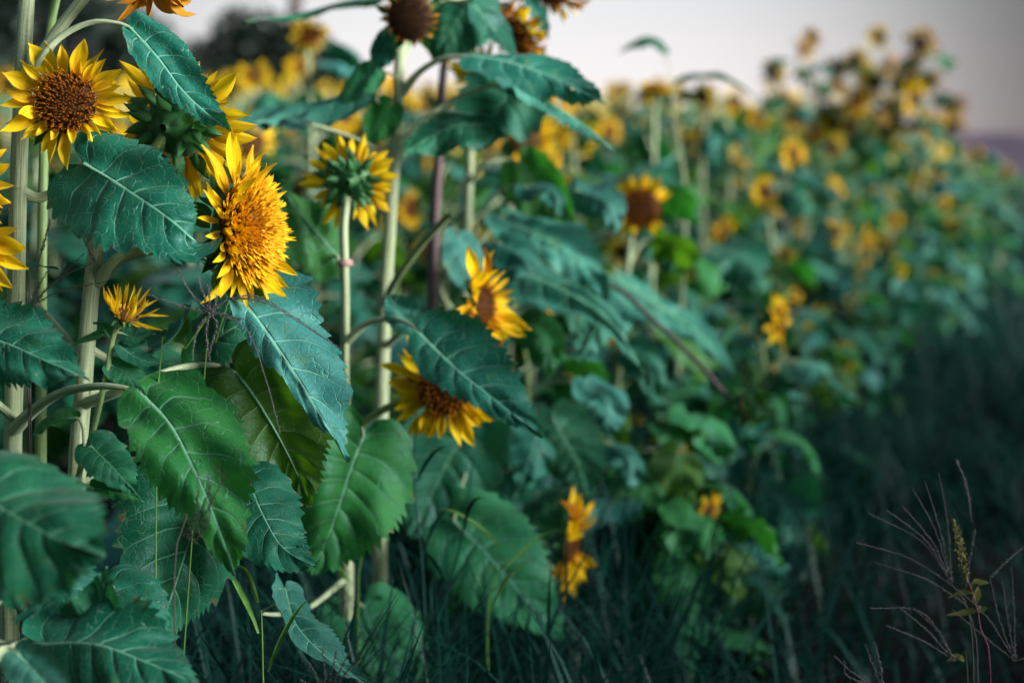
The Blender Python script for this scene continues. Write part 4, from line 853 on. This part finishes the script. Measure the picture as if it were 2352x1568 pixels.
# ================================================================== grass and weeds
def grass_mesh(n, place, hfun, wfun, seed, lean=.5):
    g_ = np.random.RandomState(seed); b = place(g_, n); n = len(b)
    h = hfun(g_, b, n); az = g_.rand(n) * 6.283; ln = lean * (.3 + g_.rand(n)) ; w_ = wfun(g_, n)
    d = np.stack([np.cos(az), np.sin(az), 0 * az], 1); sdv = np.stack([-np.sin(az), np.cos(az), 0 * az], 1)
    vs_ = []
    for t, ww in ((0, .8), (.4, 1), (.75, .65), (1, 0)):
        c = b + d * (h * ln * t ** 2)[:, None] + np.array([0, 0, 1.]) * (h * t * (1 - .35 * ln * t))[:, None]
        if ww: vs_ += [c - sdv * (w_ * ww)[:, None], c + sdv * (w_ * ww)[:, None]]
        else: vs_.append(c)
    v = np.stack(vs_, 1).reshape(-1, 3); k = np.arange(n)[:, None] * 7
    quads = np.vstack([k + np.array([[0, 1, 3, 2]]), k + np.array([[2, 3, 5, 4]])]).tolist(); tris = (k + np.array([[4, 5, 6]])).tolist()
    return v, quads + tris
def place_path(g_, n):
    y = 1.9 + 24 * g_.rand(n) ** 1.6; x0 = edge_x(y) - .35; x = x0 + (.5 * y + 1.6) * g_.rand(n) ** 1.2
    k = (y > 3.6) | (g_.rand(n) < .30) | (x - edge_x(y) < .25); x, y = x[k], y[k]
    return np.stack([x, y, 0 * x - .01], 1)
v, f = grass_mesh(60000, place_path, lambda g_, b, n: (.06 + .15 * g_.rand(n) + .16 * np.clip((b[:, 1] - 3) / 5, 0, 1) * g_.rand(n)) * (1 + .9 * np.exp(-((b[:, 0] - edge_x(b[:, 1])) / .35) ** 2)) * (.35 + 1.3 * (np.sin(b[:, 0] * 7.3 + np.sin(b[:, 1] * 5.1) * 2) * np.sin(b[:, 1] * 6.7 + np.sin(b[:, 0] * 4.3) * 2) * .5 + .5) ** 1.5), lambda g_, n: .0020 + .0034 * g_.rand(n), 1, .9)
o = ob('path_grass', newmesh('path_grass', v, f, M['grass'])); o['kind'] = 'stuff'; o['label'] = 'dark unmown grass covering the path beside the row'; o['category'] = 'grass'
def place_stalk(g_, n):
    c = g_.randint(0, 90, n); cy = 2.6 + 11 * g_.rand(90) ** 1.2; cx = edge_x(cy) + .1 + 1.5 * g_.rand(90) ** 1.3 * (.4 + cy / 9)
    return np.stack([cx[c] + .05 * g_.randn(n), cy[c] + .05 * g_.randn(n), 0 * cx[c] - .01], 1)
v, f = grass_mesh(1500, place_stalk, lambda g_, b, n: .22 + .30 * g_.rand(n), lambda g_, n: .0009 + .0009 * g_.rand(n), 6, .9)
o = ob('grass_stalks', newmesh('grass_stalks', v, f, M['grass'])); o['kind'] = 'stuff'; o['label'] = 'tall thin grass stalks standing in tufts on the path'; o['category'] = 'grass'
def place_edge(g_, n):
    y = 1.5 + 9 * g_.rand(n) ** 1.4; x = edge_x(y) + .20 * g_.randn(n) + .08
    return np.stack([x, y, 0 * x - .01], 1)
v, f = grass_mesh(9000, place_edge, lambda g_, b, n: .22 + .32 * g_.rand(n), lambda g_, n: .002 + .0028 * g_.rand(n), 2, .8)
o = ob('edge_weeds', newmesh('edge_weeds', v, f, M['grass'])); o['kind'] = 'stuff'; o['label'] = 'taller weedy grass tangled along the foot of the row'; o['category'] = 'grass'
def place_under(g_, n):
    y = 1.2 + 3 * g_.rand(n); x = edge_x(y) - .9 * g_.rand(n)
    return np.stack([x, y, 0 * x - .01], 1)
v, f = grass_mesh(2600, place_under, lambda g_, b, n: .12 + .3 * g_.rand(n), lambda g_, n: .002 + .002 * g_.rand(n), 3, .8)
o = ob('undergrowth', newmesh('undergrowth', v, f, M['grass'])); o['kind'] = 'stuff'; o['label'] = 'dark grass undergrowth beneath the near sunflower leaves'; o['category'] = 'grass'
# --- seed-bearing grass
def spike(pl, off, pts, m, seeds=64, r=.0007, sl=.0036, name='seed_spike'):
    c, L = spl(pts, 40); v, f, _ = tube_arrays(pts, [r, r * .8, r * .6], 5, 24); T = nrm(np.gradient(c, axis=0)); g_ = np.random.RandomState(len(pts) * 7 + seeds)
    Vs, Fs = [v], [q for q in f.tolist()]; k = len(v)
    for i in range(seeds):
        a = i / seeds * 39; j = int(a); p = c[j]; t_ = T[j]; sd_ = nrm(np.cross(t_, g_.randn(3))); e = np.cross(t_, sd_); z = sl * (1 - .3 * i / seeds)
        b0 = p + sd_ * r; tip = b0 + t_ * z + sd_ * z * .35; mid = b0 + t_ * z * .45 + sd_ * z * .42
        Vs.append(np.array([b0, mid + e * z * .22, tip, mid - e * z * .22])); Fs.append([k, k + 1, k + 2, k + 3]); k += 4
    return ob(name, newmesh(name, np.vstack(Vs) - np.array(tuple(off)), Fs, m, None, None, None, False), pl)
def zr(l, d): return [(1317 + a * .5801, 658.6 + b * .5801, d) for a, b in l]       # reading of the lower right quarter
def zl(l, d): return [(a * .336, 470.4 + b * .336, d) for a, b in l]                # reading of the left edge
def clump(name, label, cat, root, d, culms, spikes, m, mc=None, rr=.0011, grp='seeding grasses'):
    base = ground_of(P(*root, d)); pl = thing(name, label, cat, base, grp)
    for cpts in culms: tube('culm', [Vector((base.x, base.y, -.01))] + PS(cpts), [rr * 1.3, rr, rr * .8], mc or M['seed_dark'], pl, base, 6, 20, .05)
    for s_ in spikes: spike(pl, base, PS(s_), m)
    return pl, base
clump('seeding_grass', 'seeding grass clump fanning thin pale spikes left, lower right corner', 'grass', (2250, 1700), 1.72, [zr([(1580, 1420), (1500, 1180)], 1.72), zr([(1600, 1500), (1545, 1250)], 1.74)],
      [zr([(1500, 1180), b, a], 1.72) for a, b in (((1168, 895), (1380, 1010)), ((1240, 882), (1400, 1010)), ((1305, 868), (1420, 1010)), ((1345, 800), (1430, 960)), ((1392, 768), (1450, 960)), ((1447, 738), (1480, 930)), ((1118, 1010), (1330, 1075)))] + [zr([(1545, 1250), (1400, 1160), (1195, 1090)], 1.74), zr([(1590, 960), (1570, 1080), (1545, 1250)], 1.75), zr([(1515, 680), (1560, 800), (1578, 930)], 1.8)], M['seed_grass'])
clump('seeding_grass', 'low seeding grass with spikes reaching flat to the left, lower right', 'grass', (2230, 1720), 1.66, [zr([(1560, 1540), (1510, 1480)], 1.66)],
      [zr([(1510, 1480), b, a], 1.66) for a, b in (((1172, 1270), (1380, 1290)), ((1286, 1265), (1400, 1360)), ((1238, 1338), (1400, 1410)), ((1345, 1270), (1450, 1370)))], M['seed_grass'])
clump('seeding_grass', 'seeding grass leaning in at the right edge near the bottom corner', 'grass', (2345, 1720), 1.68, [zr([(1790, 1560), (1750, 1480)], 1.68)],
      [zr([(1750, 1480), b, a], 1.68) for a, b in (((1500, 1275), (1610, 1370)), ((1522, 1195), (1640, 1310)), ((1700, 1165), (1720, 1320)), ((1735, 1108), (1745, 1300)), ((1650, 1152), (1690, 1330)))] + [zr([(1650, 1152), (1720, 1080), (1800, 1015)], 1.68)], M['seed_grass'])
clump('seeding_grass', 'short grass spikes poking up from the bottom edge right of centre', 'grass', (2010, 1720), 1.66, [zr([(1240, 1650), (1230, 1600)], 1.66)],
      [zr([(1230, 1600), b, a], 1.66) for a, b in (((1032, 1458), (1110, 1530)), ((1154, 1408), (1185, 1500)), ((1190, 1402), (1215, 1500)), ((1075, 1480), (1085, 1540)))], M['seed_grass'])
wb = ground_of(P(2290, 1720, 1.7)); wd = thing('pigweed', 'pigweed with pink stem, yellowing leaves and a knobbly seed head', 'weed', wb)
tube('stem', [Vector((wb.x, wb.y, -.01))] + PS(zr([(1650, 1560), (1610, 1350), (1590, 1240), (1556, 1150)], 1.7)), [.002, .0018, .0015, .0012], M['pinkstem'], wd, wb, 8, 24)
def knob_spike():
    g_ = np.random.RandomState(4); c, L = spl(PS(zr([(1558, 1160), (1535, 1060), (1522, 980), (1508, 925)], 1.7)), 60); Vs, Fs, k = [], [], 0
    for i in range(420):
        j = g_.randint(0, 60); r = .0058 * math.sin(math.pi * (.12 + .85 * (j / 59))) + .0012; d = nrm(g_.randn(3)); p = c[j] + d * r * g_.rand() ** .4; s = .0011 + .0012 * g_.rand()
        q = nrm(g_.randn(4, 3)) * s + p; Vs.append(q); Fs += [[k, k + 1, k + 2], [k, k + 2, k + 3], [k, k + 1, k + 3], [k + 1, k + 2, k + 3]]; k += 4
    o = ob('seed_head', newmesh('seed_head', np.vstack(Vs) - np.array(tuple(wb)), Fs, M['amaranth'], None, None, None, False), wd); o['kind'] = 'stuff'
knob_spike()
for a, b, c in (((1585, 1210), (1560, 1205), (1478, 1232)), ((1580, 1190), (1600, 1170), (1655, 1172)), ((1590, 1250), (1600, 1200), (1590, 1160)), ((1590, 1275), (1550, 1290), (1470, 1300)), ((1545, 1475), (1520, 1465), (1475, 1485)), ((1600, 1280), (1620, 1275), (1640, 1270))):
    sp = PS(zr([a, b, c], 1.7)); v, f, st, xy = blade_arrays(sp, .0048, V(.1, .6, .7), 16, 7, .2, 0, .1, 3, 1, 5); ob('leaf', newmesh('leaf', v - np.array(tuple(wb)), f, M['yellow_leaf'], {'st': st, 'xy': xy}), wd)
clump('seeding_grass', 'dark thin grass with spikes fanning between the two left stems', 'grass', (62, 1500), 1.56, [zl([(200, 780), (240, 560), (285, 320)], 1.56), zl([(185, 800), (210, 700)], 1.57)],
      [zl([(285, 320), (315, 210), (342, 100)], 1.56)] + [zl([(210, 690), b, a], 1.57) for a, b in (((648, 390), (400, 505)), ((575, 335), (380, 520)), ((740, 522), (440, 580)), ((320, 460), (260, 560)))] + [zl([(650, 390), (590, 270), (545, 172)], 1.6)], M['seed_dark'])
clump('seeding_grass', 'tangled bright-stalked grass with purplish spikes below the pompom flower', 'grass', (330, 1500), 1.52, [zl([(1080, 1280), (1250, 1010), (1440, 740)], 1.52), zl([(1390, 1240), (1470, 960), (1560, 660)], 1.53)],
      [zl([(1440, 740), b, a], 1.52) for a, b in (((1210, 430), (1300, 600)), ((1350, 490), (1390, 620)), ((1425, 550), (1430, 650)), ((1310, 1060), (1350, 850)), ((1480, 610), (1470, 680)), ((1010, 610), (1220, 690)), ((1430, 1060), (1410, 850)), ((1660, 785), (1540, 750)), ((1700, 640), (1560, 640)))] +
      [zl([(1560, 640), (1760, 625), (2000, 760), (2325, 985)], 1.52), zl([(1480, 740), (1690, 860), (1820, 1200), (1915, 1560)], 1.52), zl([(1560, 640), (1800, 660), (2040, 800), (2290, 960)], 1.53), zl([(1440, 740), (1480, 830), (1430, 1010)], 1.52)], M['seed_grass'], M['grass_bright'])
clump('seeding_grass', 'dark bristly grass spikes crossing the big green leaf at lower left', 'grass', (420, 1640), 1.42, [[(400, 1400, 1.44), (430, 1180, 1.43)]],
      [[(420 + i * 8, 1230 + i * 6, 1.42), (450 + i * 10, 1170 + i * 6, 1.41), a] for i, a in enumerate([(455, 1083, 1.4), (485, 1115, 1.4), (510, 1105, 1.4), (478, 1085, 1.4)])], M['seed_dark'])
clump('seeding_grass', 'short dark grass spikes along the bottom edge left of centre', 'grass', (760, 1700), 1.6, [[(760, 1620, 1.6), (760, 1585, 1.6)]],
      [[(750, 1600, 1.6), a] for a in ((740, 1490, 1.58), (772, 1492, 1.58), (802, 1496, 1.58), (830, 1500, 1.58), (710, 1520, 1.58), (690, 1560, 1.58))], M['seed_dark'])
# --- single tall grass stems standing before the low leaves
for k, (lb, pts, m_) in enumerate([('tall dark grass stem crossing the pale leaf at bottom centre', [(1000, 1480), (1030, 1350), (1062, 1230), (1090, 1040)], 'grass'),
        ('green grass stem left of the tall dark one at bottom centre', [(975, 1440), (968, 1280), (952, 1120), (955, 960)], 'grass'),
        ('bright short grass blades before the pale leaf at bottom centre', [(1120, 1420), (1140, 1330), (1165, 1280)], 'grass_bright'),
        ('curved pale grass stem at the bottom edge below the folded leaf', [(604, 1568), (603, 1480), (600, 1400)], 'grass_bright'),
        ('thin grass stalk standing under the mid leaf left of bottom centre', [(822, 1360), (840, 1250), (862, 1150)], 'grass_bright')]):
    d = 2.05 if k != 3 else 1.6; q = PS(pts, d); base = ground_of(q[0]); pl = thing('grass_stem', lb, 'grass', base, 'single grass stems')
    tube('culm', [Vector((base.x, base.y, -.01))] + q, [.0035, .003, .0018, .0008], M[m_], pl, base, 6, 20, .05)
    for j in range(3):
        t = q[min(j, len(q) - 1)]; a = rg.uniform(0, 6.28); v, f, uv = petal_arrays(j + k, .07, -.6, .5, .4, .02, 9, 3)
        A = np.array(Matrix.Translation(t - base) @ Matrix.Rotation(a, 4, 'Z') @ Matrix.Rotation(1.0, 4, 'X') @ Matrix.Scale(.11, 4)); ob('blade', newmesh('blade', v @ A[:3, :3].T + A[:3, 3], f, M[m_], {'st': uv}), pl)
